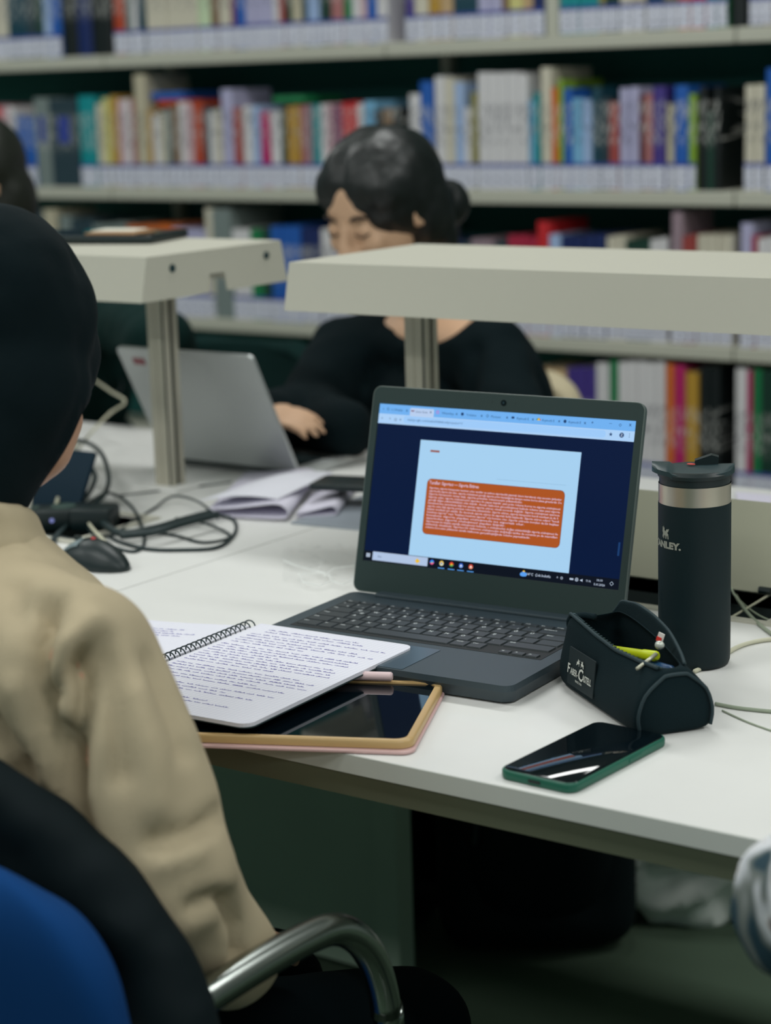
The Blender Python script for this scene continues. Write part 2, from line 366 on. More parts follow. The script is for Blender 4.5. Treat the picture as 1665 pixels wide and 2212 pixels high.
seq(4, [(-30, 35, TOP4, 'cream', 2), (35, 75, TOP4, 'darkteal', 2), (75, 95, TOP4, 'slate'), (95, 112, TOP4, 'darkgreen'), (112, 128, TOP4, 'lightblue'), (128, 148, TOP4, 'blue'),
 (152, 182, TOP4, 'black', 1, False), (182, 212, TOP4, 'navy', 1, False), (214, 256, TOP4, 'black', 1, False),
 (262, 285, TOP4, 'rust'), (285, 298, TOP4, 'grey'), (298, 312, TOP4, 'white'), (312, 328, TOP4, 'darkteal'), (330, 440, TOP4-10, 'cream', 5), (440, 468, TOP4, 'palegreen', 1), (468, 484, TOP4, 'brown'), (484, 512, TOP4, 'cream', 2), (512, 521, TOP4, 'plum'), (521, 541, TOP4, 'blue'),
 (541, 600, TOP4, 'lilac', 3), (600, 614, TOP4, 'white'), (614, 626, TOP4, 'brick'), (626, 640, TOP4, 'darkgreen'), (640, 662, TOP4, 'beige'), (662, 674, TOP4, 'darkteal'), (674, 700, TOP4, 'lightblue', 2), (700, 724, TOP4, 'darkgreen', 2), (724, 750, TOP4, 'dustypink'), (750, 768, TOP4, 'green'), (768, 786, TOP4, 'white'), (786, 800, TOP4, 'pink'), (800, 820, TOP4, 'blue'), (820, 844, TOP4, 'white', 2),
 (882, 900, TOP4, 'purple'), (900, 930, TOP4, 'cream'), (930, 956, TOP4, 'mustard'), (956, 982, TOP4, 'tan'), (982, 1035, TOP4, 'darkteal', 3), (1035, 1086, TOP4, 'lilac', 2), (1086, 1100, TOP4, 'brown'), (1100, 1130, TOP4, 'yellow'), (1130, 1152, TOP4, 'tan'), (1152, 1178, TOP4, 'navy'),
 (1180, 1208, TOP4-20, 'cream', 1, False, 'shelf_divider'), (1210, 1292, TOP4, 'teal', 4), (1292, 1306, TOP4, 'olive'), (1306, 1335, TOP4, 'darkgreen', 2), (1335, 1362, TOP4, 'cream'), (1362, 1392, TOP4-20, 'beige'), (1394, 1430, TOP4, 'darkteal', 2), (1430, 1460, TOP4, 'olive', 2), (1460, 1488, TOP4, 'orange'), (1488, 1520, TOP4, 'red'), (1520, 1545, TOP4, 'teal'), (1545, 1566, TOP4, 'green'),
 (1574, 1604, TOP4, 'black', 1, False), (1612, 1640, TOP4, 'navy', 2), (1640, 1700, TOP4, 'brown', 3)])
seq(3, [(-30, -6, 228, 'mauve'), (-6, 8, 228, 'red'), (8, 24, 232, 'pink'), (24, 38, 232, 'white'), (38, 78, 250, 'blue', 2), (80, 112, 214, 'grey', 1, True, 'file_box'), (112, 172, 214, 'slate', 1, False, 'file_box'),
 (174, 210, 206, 'teal'), (212, 226, 222, 'cream'), (226, 242, 210, 'yellow'), (242, 257, 204, 'mustard'), (257, 272, 216, 'pink'), (272, 285, 214, 'white'), (285, 294, 216, 'dustypink'), (295, 320, 158, 'beige'), (320, 330, 236, 'mustard'),
 (330, 345, 248, 'white'), (345, 359, 242, 'cream'), (359, 372, 236, 'grey'), (372, 388, 226, 'brown'), (388, 402, 220, 'white'), (402, 418, 222, 'pink'), (418, 440, 220, 'rust'), (440, 452, 232, 'slate'), (452, 466, 240, 'white'), (466, 480, 236, 'cream'),
 (480, 505, 192, 'lilac'), (505, 524, 230, 'brick'), (524, 545, 228, 'white'), (545, 562, 228, 'lightblue'), (562, 584, 240, 'magenta'), (584, 606, 238, 'white'), (606, 618, 236, 'darkgreen'), (618, 634, 228, 'ochre'), (634, 648, 226, 'mustard'), (648, 662, 226, 'dustypink'), (662, 676, 224, 'mauve'),
 (676, 692, 226, 'teal'), (692, 706, 226, 'white'), (706, 718, 226, 'pink'), (718, 738, 228, 'plum'), (738, 756, 224, 'red'), (756, 772, 222, 'red'), (772, 786, 226, 'white'), (786, 810, 220, 'skyblue'), (812, 826, 236, 'black', 1, False), (826, 848, 236, 'brown', 1, False), (848, 866, 236, 'black', 1, False),
 (884, 908, 205, 'white'), (908, 936, 178, 'blue'), (938, 960, 166, 'white'), (960, 980, 172, 'cream'), (980, 1000, 176, 'lightblue'), (1000, 1015, 232, 'white'), (1015, 1029, 202, 'olive'), (1031, 1138, 158, 'white', 5), (1140, 1151, 214, 'skyblue'), (1151, 1164, 200, 'teal'), (1165, 1188, 146, 'cream'),
 (1188, 1202, 192, 'orange'), (1202, 1214, 174, 'lime'), (1214, 1232, 192, 'blue'), (1232, 1254, 214, 'skyblue'), (1254, 1275, 214, 'lightblue'), (1275, 1295, 190, 'darkteal'), (1295, 1312, 214, 'slate'), (1312, 1333, 218, 'brick'), (1335, 1355, 190, 'lilac'), (1355, 1376, 190, 'lilac'), (1376, 1388, 205, 'maroon'), (1388, 1406, 205, 'dustypink'),
 (1406, 1434, 186, 'purple'), (1436, 1452, 222, 'beige'), (1452, 1482, 182, 'blue'), (1482, 1499, 202, 'lime'), (1504, 1522, 190, 'black', 1, False), (1522, 1538, 240, 'darkgreen', 1, False), (1538, 1552, 190, 'black', 1, False), (1604, 1646, 182, 'cream', 2), (1648, 1700, 146, 'blue', 2)])
seq(2, [(60, 84, 455, 'slate', 1), (84, 112, 450, 'beige', 1), (116, 142, 462, 'grey', 1), (142, 190, 470, 'slate', 2), (190, 262, 482, 'grey', 3), (262, 360, 487, 'orange', 3), (360, 433, 495, 'lilac', 4), (435, 450, 446, 'cream'), (450, 490, 452, 'grey', 1, True, 'file_box'), (490, 530, 492, 'white', 2), (530, 556, 492, 'green'), (556, 575, 492, 'darkgreen'), (575, 640, 490, 'blue', 3), (640, 682, 492, 'navy', 2), (684, 716, 492, 'white', 2), (716, 900, 500, 'lilac', 9), (900, 985, 520, 'navy', 4),
 (985, 1010, 520, 'slate'), (1010, 1060, 516, 'mauve', 3), (1060, 1090, 520, 'slate', 2), (1090, 1155, 510, 'crimson', 3), (1155, 1180, 476, 'red'), (1180, 1206, 508, 'lightblue'), (1206, 1302, 506, 'navy', 4), (1304, 1346, 511, 'cream', 3), (1346, 1400, 515, 'darkgreen', 3), (1400, 1436, 514, 'white', 2), (1445, 1470, 455, 'mauve'), (1470, 1500, 508, 'brick', 2), (1503, 1580, 508, 'cream', 5), (1596, 1622, 482, 'lilac'), (1622, 1632, 510, 'crimson'), (1632, 1700, 512, 'white', 3)])
seq(1, [(480, 500, 770, 'skyblue'), (500, 545, 772, 'blue', 2), (545, 562, 770, 'darkteal'), (562, 580, 775, 'lightblue'), (580, 602, 770, 'yellow'), (602, 640, 760, 'beige', 3), (640, 700, 770, 'navy', 3), (1140, 1215, 795, 'tan', 3), (1215, 1280, 792, 'purple', 3), (1281, 1309, 782, 'white', 2), (1309, 1328, 780, 'green'), (1329, 1432, 780, 'white', 5), (1434, 1452, 784, 'orange'), (1452, 1476, 786, 'magenta'), (1476, 1506, 800, 'mustard'),
 (1508, 1530, 790, 'black', 1, False), (1530, 1552, 790, 'black', 1, False), (1588, 1614, 795, 'white'), (1614, 1626, 800, 'magenta'), (1626, 1645, 795, 'green'), (1645, 1700, 800, 'darkgreen', 3)])
def uniq():
    used = {}
    for row in (4, 3, 2, 1):
        L = [b for b in BOOKS if b['row'] == row]
        for i, b in enumerate(L):
            reg = next(t for lim, t in REG[row] if b['px'] < lim); b['reg'] = reg
            lc = cn(L[i-1]['c']) if i else None; rc = cn(L[i+1]['c']) if i+1 < len(L) else None
            b['nb'] = (lc, rc)
        # runs of equal neighbours get an order within the run
        i = 0
        while i < len(L):
            j = i
            while j+1 < len(L) and L[j+1]['c'] == L[i]['c'] and L[j+1]['reg'] == L[i]['reg'] and L[j+1]['name'] == L[i]['name']: j += 1
            n = j-i+1
            for k in range(i, j+1): L[k]['run'] = (k-i, n)
            i = j+1
    ordn = ['first', 'second', 'third', 'fourth', 'fifth', 'sixth', 'seventh', 'eighth', 'ninth', 'tenth']
    def mk(b, lv):
        kind = {'book': 'book', 'file_box': 'file box', 'shelf_divider': 'divider panel'}[b['name']]
        size = 'thin ' if b['w'] < .02 else ('thick ' if b['w'] > .035 else '')
        k, n = b['run']; c = cn(b['c']); lc, rc = b['nb']
        if n > 1: pre = f"{ordn[k]} of {n} {c} {kind}s"
        else: pre = f"{size}{c} {kind}"
        if lv == 1: pre += f" right of {lc}"
        if lv == 2: pre += f" left of {rc}"
        if lv == 3: pre = f"{c} {kind} between {lc} and {rc}"
        return f"{pre}, {ROWNAME[b['row']]}, {b['reg']}"
    for b in BOOKS: b['label'] = mk(b, 0); b['lv'] = 0
    for lv in (1, 2, 3):
        cnt = {}
        for b in BOOKS: cnt.setdefault(b['label'], []).append(b)
        for l, G in cnt.items():
            if len(G) > 1:
                for b in G: b['label'] = mk(b, lv)
    cnt = {}
    for b in BOOKS: cnt.setdefault(b['label'], []).append(b)
    for l, G in cnt.items():
        if len(G) > 1:
            for k, b in enumerate(sorted(G, key=lambda q: q['x'])): b['label'] = ['leftmost ', 'second ', 'third ', 'fourth '][k]+l
uniq()
GROUPS = {1: 'books on the bottom visible shelf', 2: 'books on the third shelf', 3: 'books on the second shelf', 4: 'books on the top shelf'}
for b in BOOKS:
    z = ROWS[b['row']]; w = b['w']-.0012; h = b['h']; x = b['x']+.0006; dep = random.uniform(.15, .19); y = YB+.004+random.uniform(0, .004)
    m = MB()
    if b['name'] == 'shelf_divider':
        m.rbox(0, w, 0, .22, 0, h, .003); o = m.build('shelf_divider', shelf_m)
        o.location = (x, y, z); tag(o, b['label'], 'divider'); continue
    if b['name'] == 'file_box':
        m.rbox(0, w, 0, .22, 0, h, .002); o = m.build('file_box', book_mat(b['c'])); o.location = (x, y, z); tag(o, b['label'], 'file box', None)
        if b['row'] == 3:
            m2 = MB(); m2.box(w*.3, w*.7, -.0009, .0004, h*.5, h*.8); m2.build('label_card', LBL, o)
    else:
        bt = min(.0022, w*.14)
        # rounded spine + two boards
        pts = [(0, dep), (0, .004), (w*.12, .0012), (w*.35, 0), (w*.65, 0), (w*.88, .0012), (w, .004), (w, dep), (w-bt, dep), (w-bt, .006), (bt, .006), (bt, dep)]
        m.prism(pts, 0, h, lambda a, bb, d: Vector((a, bb, d)))
        o = m.build('book', book_mat(b['c'])); o.location = (x, y, z); tag(o, b['label'], 'book', GROUPS[b['row']])
        MB().box(bt, w-bt, .006, dep-.004, .003, h-.003).build('page_block', PAGE, o)
    if b['lab'] and b['name'] == 'book':
        MB().box(w*.04, w*.96, -.0008, .0035, .003, .061).build('shelf_label', LBL, o)
for (px0, px1, py, c, lab) in ((330, 410, 196, 'blue', 'dark blue book lying flat on the books right of the tall beige book'), (355, 425, 205, 'rust', 'rust book lying flat over the row, below the dark blue one')):
    a = at_y(px0, py, YB+.06); bx = at_y(px1, py, YB+.06); zt = ROWS[3]+.208+(.02 if c == 'blue' else 0)
    m = MB().rbox(0, bx.x-a.x, 0, .16, 0, .018, .002); o = m.build('book', book_mat(c)); o.location = (a.x, YB+.03, zt); tag(o, lab, 'book', 'books lying on the second shelf')
a = at_y(600, 215, YB+.05); m = MB().rbox(0, .10, 0, .16, 0, .016, .002); o = m.build('book', book_mat('green')); o.location = (a.x, YB+.03, ROWS[3]+.212); tag(o, 'bright green book lying flat above the ochre books', 'book', 'books lying on the second shelf')

# ------------------------------------------------------------------ library tables (two desks end to end)
YF, YK, SEAM = 1.311, 2.507, -1.568
HX0, HX1, HY0, HY1 = -1.16, -.86, 1.872, 1.985           # cable hatch in the right table
LX0, LX1, LY0, LY1 = -2.02, -1.80, 1.80, 1.95
def table(x0, x1, label, hatch, panel=True):
    t = thing('library_table', label, 'table', ((x0+x1)/2, (YF+YK)/2, 0))
    hx0, hx1, hy0, hy1 = hatch
    def ring(m, z0, z1, e=0):
        m.box(x0+e, x1-e, YF+e, hy0, z0, z1); m.box(x0+e, x1-e, hy1, YK-e, z0, z1)
        m.box(x0+e, hx0, hy0, hy1, z0, z1); m.box(hx1, x1-e, hy0, hy1, z0, z1)
    m = MB(); ring(m, T-.017, T); pbuild(m, 'tabletop', table_white, t)
    m = MB()
    for (a, b, c, d) in ((x0, x1, YF-.0012, YF), (x0, x1, YK, YK+.0012)):
        pbuild(MB().box(a, b, c, d, T-.0172, T-.0003), 'edge_band', edge_white, t)
    m = MB()
    m.add([(x0, YF+.002, T-.017), (x1, YF+.002, T-.017), (x0, YF+.006, T-.041), (x1, YF+.006, T-.041), (x0, YF+.035, T-.017), (x1, YF+.035, T-.017), (x0, YF+.035, T-.041), (x1, YF+.035, T-.041)], [(0, 1, 3, 2), (4, 6, 7, 5), (2, 3, 7, 6), (0, 4, 5, 1), (0, 2, 6, 4), (1, 5, 7, 3)])
    pbuild(m, 'apron', apron_m, t)
    pbuild(MB().box(x0, x1, YK-.035, YK-.003, T-.041, T-.017), 'apron', apron_m, t)
    if panel: pbuild(MB().box(x0+.045, x1-.045, 2.190, 2.208, .03, T-.02), 'centre_panel', grey_panel, t)
    for xx in (x0+.001, x1-.043) if panel else (x1-.9, x1-.043):
        m = MB(); m.rbox(xx, xx+.042, 2.180, 2.218, 0, T-.02, .003); pbuild(m, 'post', grey_panel, t)
    m = MB(); m.box(hx0, hx1, hy0, hy1, T-.12, T-.115)
    for a, b, c, d in ((hx0-.002, hx0, hy0, hy1), (hx1, hx1+.002, hy0, hy1), (hx0, hx1, hy0-.002, hy0), (hx0, hx1, hy1, hy1+.002)): m.box(a, b, c, d, T-.12, T-.001)
    pbuild(m, 'cable_tray', darkslot, t)
    m = MB(); w_ = .011
    for a, b, c, d in ((hx0-w_, hx1+w_, hy0-w_, hy0), (hx0-w_, hx1+w_, hy1, hy1+w_), (hx0-w_, hx0, hy0, hy1), (hx1, hx1+w_, hy0, hy1)): m.box(a, b, c, d, T, T+.003)
    pbuild(m, 'hatch_frame', cream, t)
    return t
tR = table(SEAM+.001, .05, 'white laminate table with the open charcoal laptop and the green phone', (HX0, HX1, HY0, HY1), False)
tL = table(-3.19, SEAM-.001, 'white laminate table with the silver laptop and the tangled black cables', (LX0, LX1, LY0, LY1))
# raised hatch flap of the right table
zt = z_over(at_z(1500, 1292, T), 1500, 1090)
m = MB(); fx0, fx1 = -1.19, at_z(1641, 1300, T).x+.02; yf = 1.972
pts = [(fx0, T+.004)]+[(fx1-.012, T+.004), (fx1-.003, T+.014)]+[(fx1+.010, zt-.006), (fx1+.006, zt), (fx0, zt)]
m.prism(pts, 0, .004, lambda a, b, d: Vector((a, yf+d, b)))
pbuild(m, 'hatch_flap', cream2, tR)
for sx in (fx1-.03, fx1-.09):
    m = MB(); m.tube([(sx, yf-.003, T+.008), (sx+.014, yf-.003, T+.008)], .004); pbuild(m, 'hinge', blackp, tR)

# ------------------------------------------------------------------ desk light fixtures on posts
FZ, FY0, FD = T+.3495, 1.990, .2886
def fixture(x0, x1, label, endR=True):
    t = thing('desk_lamp', label, 'lamp', ((x0+x1)/2, FY0+FD/2, T), 0, None)
    h = .060; ov = .014
    sec = [(FY0, FZ), (FY0+FD, FZ), (FY0+FD+ov, FZ-h), (FY0-ov, FZ-h)]
    m = MB()
    # shell: top, two slanted sides, with thickness
    th = .003
    inn = [(FY0+.002, FZ-th), (FY0+FD-.002, FZ-th), (FY0+FD+ov-th, FZ-h), (FY0-ov+th, FZ-h)]
    poly = [sec[3], sec[0], sec[1], sec[2], inn[2], inn[1], inn[0], inn[3]]
    m.prism(poly, x0+.003, x1-.003, lambda a, b, d: Vector((d, a, b)))
    pbuild(m, 'housing', cream, t)
    m = MB(); m.box(x0+.01, x1-.01, FY0+.02, FY0+FD-.02, FZ-.020, FZ-.016); pbuild(m, 'diffuser', M('opal diffuser', (190, 192, 186), .5), t)
    nc = FY0+FD/2
    for xe, s_ in ((x0, -1), (x1, 1)):
        m = MB()
        op = [sec[3], sec[0], sec[1], sec[2], (nc+.022, FZ-h), (nc+.017, FZ-h+.026), (nc-.017, FZ-h+.026), (nc-.022, FZ-h)]
        m.prism(op, min(xe, xe-s_*.003), max(xe, xe-s_*.003), lambda a, b, d: Vector((d, a, b)))
        pbuild(m, 'end_cap', cream, t)
        for yy in (FY0+.05, FY0+FD-.035):
            m = MB(); m.tube([(xe, yy, FZ-.019), (xe+s_*.002, yy, FZ-.019)], .0055, 12); pbuild(m, 'screw', M('dark screw', (50, 78, 84), .4, metal=.6), t)
    return t
def post(t, x, y):
    m = MB(); w_ = .0165; d_ = .014
    prof = [(-w_, -d_), (-.003, -d_), (-.003, -d_+.0008), (.001, -d_+.0008), (.001, -d_), (w_-.006, -d_), (w_-.006, -d_+.004), (w_-.002, -d_+.004), (w_-.002, -d_), (w_, -d_), (w_, -.004), (w_-.006, -.004), (w_-.006, .004), (w_, .004), (w_, d_), (-w_, d_)]
    m.prism(prof, T+.005, FZ-.05, lambda a, b, d: Vector((x+a, y+b, d))); pbuild(m, 'post', alu, t)
    m = MB(); m.box(x+w_-.0055, x+w_-.003, y-.0036, y+.0036, T+.005, FZ-.05); m.box(x+w_-.0058, x+w_-.0022, y-d_+.0008, y-d_+.0035, T+.005, FZ-.05); pbuild(m, 'slot_strip', darkslot, t)
    m = MB(); m.rbox(x-.045, x+.04, y-.035, y+.035, T, T+.005, .002); pbuild(m, 'foot_plate', table_white, t)
fR = fixture(-1.5736, .0, 'cream metal desk lamp on a post, behind the charcoal laptop')
fL = fixture(-3.15, -1.816, 'cream metal desk lamp with a black tablet lying on top')
post(fR, -1.4947+.022, 2.134); post(fR, -.1, 2.134); post(fL, -1.936+.012, 2.134); post(fL, -3.05, 2.134)

# ------------------------------------------------------------------ the open charcoal laptop
LA, LID = .06058, .25659
LO = Vector((-1.11685, 1.71859, T))
lap = thing('laptop', 'charcoal laptop open to a browser with an orange text box', 'laptop', LO, LA)
BZ = .020; LW, LD = .327, .2378
m = MB()
bot = rrect(-LW/2+.004, LW/2-.004, -LD+.006, .004, .012); topo = rrect(-LW/2, LW/2, -LD, .0, .011)
n = len(topo); vs = [Vector((a, b, .002)) for a, b in bot]+[Vector((a, b, BZ-.006)) for a, b in topo]+[Vector((a, b, BZ)) for a, b in rrect(-LW/2+.0006, LW/2-.0006, -LD+.0006, 0, .0105)]
fs = [list(range(n))[::-1], [2*n+i for i in range(n)]]
for k in (0, 1): fs += [(k*n+i, k*n+(i+1) % n, (k+1)*n+(i+1) % n, (k+1)*n+i) for i in range(n)]
m.add(vs, fs); m.build('base', lap_dark, lap)
m = MB(); m.rbox(-.146, .1475, -.1475, -.0375, BZ-.0006, BZ+.0003, 0); m.build('keyboard_well', key_gap, lap)
m = MB(); m.rbox(-.128, .128, -.0125, .003, BZ-.001, BZ+.0035, .0015); m.build('hinge_cover', lap_dark, lap)
m = MB(); m.prism(rrect(-.062, .044, -.2345, -.1605, .002), BZ+.0001, BZ+.0005, lambda a, b, d: Vector((a, b, d))); m.build('trackpad', M('trackpad glass', (70, 86, 96), .3), lap)
for sx in (-1, 1):
    for yy in (-.02, -.22): MB().lathe([(.006, 0), (.006, .0025)], (sx*.14, yy, 0), 12).build('rubber_foot', blackp, lap)
leg = MB(); P_ = .0187
def key(x0, x1, yc, d, s, s2=None):
    m = MB(); g = .0011
    xa, xb, ya, yb = x0+g, x1-g, yc-d/2+g, yc+d/2-g; t_ = .0006
    pts0 = rrect(xa, xb, ya, yb, .0012, 2); pts1 = rrect(xa+t_, xb-t_, ya+t_, yb-t_, .0011, 2); n = len(pts0)
    vs = [Vector((a, b, BZ+.0002)) for a, b in pts0]+[Vector((a, b, BZ+.0018)) for a, b in pts1]
    m.add(vs, [[n+i for i in range(n)]]+[(i, (i+1) % n, n+(i+1) % n, n+i) for i in range(n)])
    k = m.build('key', key_m, lap)
    small = len(s) > 1
    if s: put_text(leg, lambda a, b: Vector((a, b, BZ+.0020)), s, xa+.0022 if not small else xa+.002, yb-.0062 if not small else yb-.0052, .0058 if not small else .0036, bold=.02)
    if s2: put_text(leg, lambda a, b: Vector((a, b, BZ+.0020)), s2, xb-.0022, ya+.002, .0045, 'RIGHT', bold=.02)
x = -.143
for i, s in enumerate(['Esc', 'F1', 'F2', 'F3', 'F4', 'F5', 'F6', 'F7', 'F8', 'F9', 'F10', 'F11', 'F12', 'Ins', 'PrtSc', 'Del']):
    key(x+i*.01803, x+(i+1)*.01803, -.0435, .0105, s)
x = -.143
for i, (s, s2) in enumerate(zip('"1234567890*-', 'é!\'^+%&/()=?_')): key(x+i*P_, x+(i+1)*P_, -.0585, P_, s, s2)
key(x+13*P_, .1445, -.0585, P_, 'Backspace')
key(x, -.1117, -.0772, P_, 'Tab')
for i, s in enumerate('QWERTYUIOPĞÜ'): key(-.1117+i*P_, -.1117+(i+1)*P_, -.0772, P_, s, {'Q': '@', 'E': '€'}.get(s))
key(-.1117+12*P_, .1445, -.0772, P_, 'Enter')
key(x, -.1070, -.0959, P_, 'Caps')
for i, s in enumerate('ASDFGHJKLŞİ,'): key(-.1070+i*P_, -.1070+(i+1)*P_, -.0959, P_, s)
key(-.1070+12*P_, .1445, -.0959, P_, '')
key(x, -.1147, -.1146, P_, 'Shift')
for i, s in enumerate('<ZXCVBNMÖÇ.'): key(-.1147+i*P_, -.1147+(i+1)*P_, -.1146, P_, s)
key(-.1147+11*P_, .1445, -.1146, P_, 'Shift')
xs = [-.143, -.1165, -.0980, -.0795, -.0605, .0405, .0595, .0785]
for a, b, s in zip(xs, xs[1:], ['Ctrl', 'Fn', 'Win', 'Alt', '', 'AltGr', 'Ctrl']): key(a, b, -.1334, P_, s)
key(.0975, .1120, -.1405, .0118, '<'); key(.1120, .1275, -.1405, .0118, '^'); key(.1275, .1430, -.1405, .0118, '>')
leg.build('key_lettering', ink_w, lap)['kind'] = 'stuff'
# lid in its own plane: a across, v up the lid, w towards the user
LUP = Vector((0, sin(LID), cos(LID))); LN = Vector((0, -cos(LID), sin(LID)))
HO = Vector((0, .001, BZ+.001))
def L(a, v, w_=0): return HO+Vector((a, 0, 0))+LUP*v+LN*w_
LH = .2267
m = MB(); m.prism(rrect(-LW/2, LW/2, 0, LH, .009), -.0065, -.0012, L); m.build('lid', M('lid shell', (70, 84, 84), .45), lap, sharp=40)
m = MB()
o_ = rrect(-LW/2+.0006, LW/2-.0006, .0005, LH-.0006, .0085, 5); i_ = rrect(-.1552, .1552, .0334, .2083, .0003, 5); n = len(o_)
vs = [L(a, b, -.0012) for a, b in o_]+[L(a, b, .0) for a, b in o_]+[L(a, b, .0) for a, b in i_]+[L(a, b, -.0012) for a, b in i_]
m.add(vs, [(k*n+i, k*n+(i+1) % n, (k+1)*n+(i+1) % n, (k+1)*n+i) for k in range(3) for i in range(n)]); m.build('bezel', lap_bezel, lap)
rim = MB(); rim.tube([L(a, b, -.0005) for a, b in rrect(-LW/2, LW/2, .0, LH, .009)], .0007, 6, closed=True); rim.build('lid_rim', M('rim plastic', (92, 104, 100), .4), lap)
m = MB(); m.prism(disc(0, .2175, .0032, 20), .0, .0006, L); cm = m.build('webcam', black_glass, lap)
m = MB(); m.prism(disc(0, .2175, .0013, 12), .0006, .0008, L); m.build('lens', M('lens', (40, 60, 66), .1), cm)
m = MB()
for a in (-.014, .014): m.prism(disc(a, .2178, .0006, 8), .0, .0003, L)
m.build('microphone_hole', darkslot, lap)
SW, SH, SB = .3094, .174, .0339
def Sc(s, t, k): return L(-SW/2+s*SW, SB+(1-t)*SH, -.0010+k*.00006)
m = MB(); m.add([Sc(0, 0, 0), Sc(1, 0, 0), Sc(1, 1, 0), Sc(0, 1, 0)], [(0, 1, 2, 3)]); disp_ = m.build('display', screen_mat('display navy', (2, 22, 58)), lap)
def flat(name, poly, k, mat): m = MB(); m.add([Sc(a, b, k) for a, b in poly], [list(range(len(poly)))]); return m.build(name, mat, disp_)
R4 = lambda a, b, c, d: [(a, b), (c, b), (c, d), (a, d)]
def rr(a, b, c, d, r=.006):                        # rounded rect in screen fractions (aspect corrected)
    q = SH/SW; return [(x_, y_/q) for x_, y_ in rrect(a, c, b*q, d*q, r, 4)]
flat('tab_bar', R4(0, 0, 1, .064), 1, screen_mat('tab bar blue', (112, 176, 240)))
flat('toolbar', R4(0, .062, 1, .124), 2, screen_mat('toolbar pale blue', (172, 208, 246)))
flat('address_field', rr(.105, .068, .895, .112, .01), 3, screen_mat('address field', (158, 202, 248)))
flat('active_tab', rr(.128, .014, .226, .066, .005), 3, screen_mat('active tab', (184, 206, 238)))
flat('document_page', R4(.184, .209, .813, .935), 1, screen_mat('page light blue', (166, 208, 240)))
flat('title_dash', R4(.228, .268, .265, .280), 2, screen_mat('dash brown', (150, 76, 56)))
flat('rule_line', R4(.503, .413, .77, .4145), 2, screen_mat('rule grey blue', (130, 168, 200)))
flat('text_box_outline', rr(.2285, .446, .7685, .7935, .017), 2, screen_mat('box outline', (120, 64, 50)))
flat('text_box', rr(.230, .4485, .767, .791, .016), 3, screen_mat('text box orange', (172, 84, 34)))
flat('taskbar', R4(0, .936, 1, 1), 2, screen_mat('taskbar black', (8, 16, 30)))
flat('search_field', R4(.0365, .938, .264, .992), 3, screen_mat('search field', (176, 196, 226)))
flat('scroll_bar', R4(.983, .72, .99, .80), 1, screen_mat('scroll bar blue', (24, 60, 110)))  # blue scroll bar at the right side of the display
def stext(name, items, mat, k=5):
    m = MB(); q = SW/SH
    for it in items:
        s, a, b, size = it[:4]; al = it[4] if len(it) > 4 else 'LEFT'; bo = it[5] if len(it) > 5 else .0; wd = it[6] if len(it) > 6 else None
        put_text(m, lambda p, r_: Sc(p, b-(r_)*q, k), s, a, 0, size, al, bo, wd, 1)
    return tag(m.build(name, mat, disp_), kind='stuff')
# size is in fractions of the screen width
dk = screen_mat('dark blue print', (28, 62, 110)); lt = screen_mat('pinkish white print', (216, 186, 206)); wh = screen_mat('taskbar white print', (190, 205, 225))
stext('tab_titles', [('LCWaikik', .052, .040, .0115), ('Gelen Kutu', .150, .042, .0110), ('WhatsApp', .258, .040, .0115), ('Yoklama', .357, .040, .0115), ('Mevzuat', .455, .040, .0115), ('Kıymetli E', .556, .040, .0115), ('Kıymetli E', .654, .040, .0115), ('Kıymetli E', .754, .040, .0115), ('+', .838, .038, .018)]
      + [('x', a, .039, .014, 'CENTER', .02) for a in (.115, .213, .318, .418, .518, .618, .718, .815)] + [('mail.google.com/mail/u/0/#inbox?projector=1', .122, .0965, .0125, 'LEFT', 0, .222)]
      + [('–', .909, .034, .02, 'CENTER'), ('x', .981, .034, .020, 'CENTER'), ('<', .012, .100, .014), ('>', .045, .100, .014), ('v', .015, .038, .012), ('Ara', .058, .972, .011)], dk)
ic = MB(); q = SW/SH
def icon(m, cx, cy, r, n=14, k=6): m.add([Sc(cx+r*cos(2*pi*i/n), cy+r*q*sin(2*pi*i/n), k) for i in range(n)], [list(range(n))])
def iring(m, cx, cy, r, r2, n=16, k=6): m.add([Sc(cx+rr_*cos(2*pi*i/n), cy+rr_*q*sin(2*pi*i/n), k) for rr_ in (r, r2) for i in range(n)], [(i, (i+1) % n, n+(i+1) % n, n+i) for i in range(n)])
for a in (.341, .74): icon(ic, a, .031, .0058)
for a in (.037, .441): iring(ic, a, .031, .006, .0042, 4)
iring(ic, .072, .095, .005, .0036); icon(ic, .954, .089, .0085); iring(ic, .092, .093, .0034, .002)
ic.add([Sc(.535, .024, 6), Sc(.546, .024, 6), Sc(.546, .037, 6), Sc(.535, .037, 6)], [(0, 1, 2, 3)])
for dy in (-.010, 0, .010): icon(ic, .982, .088+dy, .0014, 6)
ic.add([Sc(.914+(.0075 if i % 2 == 0 else .0032)*sin(i*pi/5), .089-(.0075 if i % 2 == 0 else .0032)*q*cos(i*pi/5), 6) for i in range(10)], [list(range(10))])
iring(ic, .945, .030, .0055, .0038, 4)
ic.build('browser_icons', dk, disp_)['kind'] = 'stuff'
m = MB(); iring(m, .241, .030, .0062, .0035); m.build('round_tab_icon', screen_mat('pink violet icon', (190, 120, 200)), disp_)
m = MB(); m.add([Sc(.133, .025, 6), Sc(.139, .032, 6), Sc(.145, .025, 6), Sc(.145, .037, 6), Sc(.133, .037, 6)], [(0, 1, 2, 3, 4)]); m.build('mail_tab_icon', screen_mat('mail icon', (120, 60, 90)), disp_)
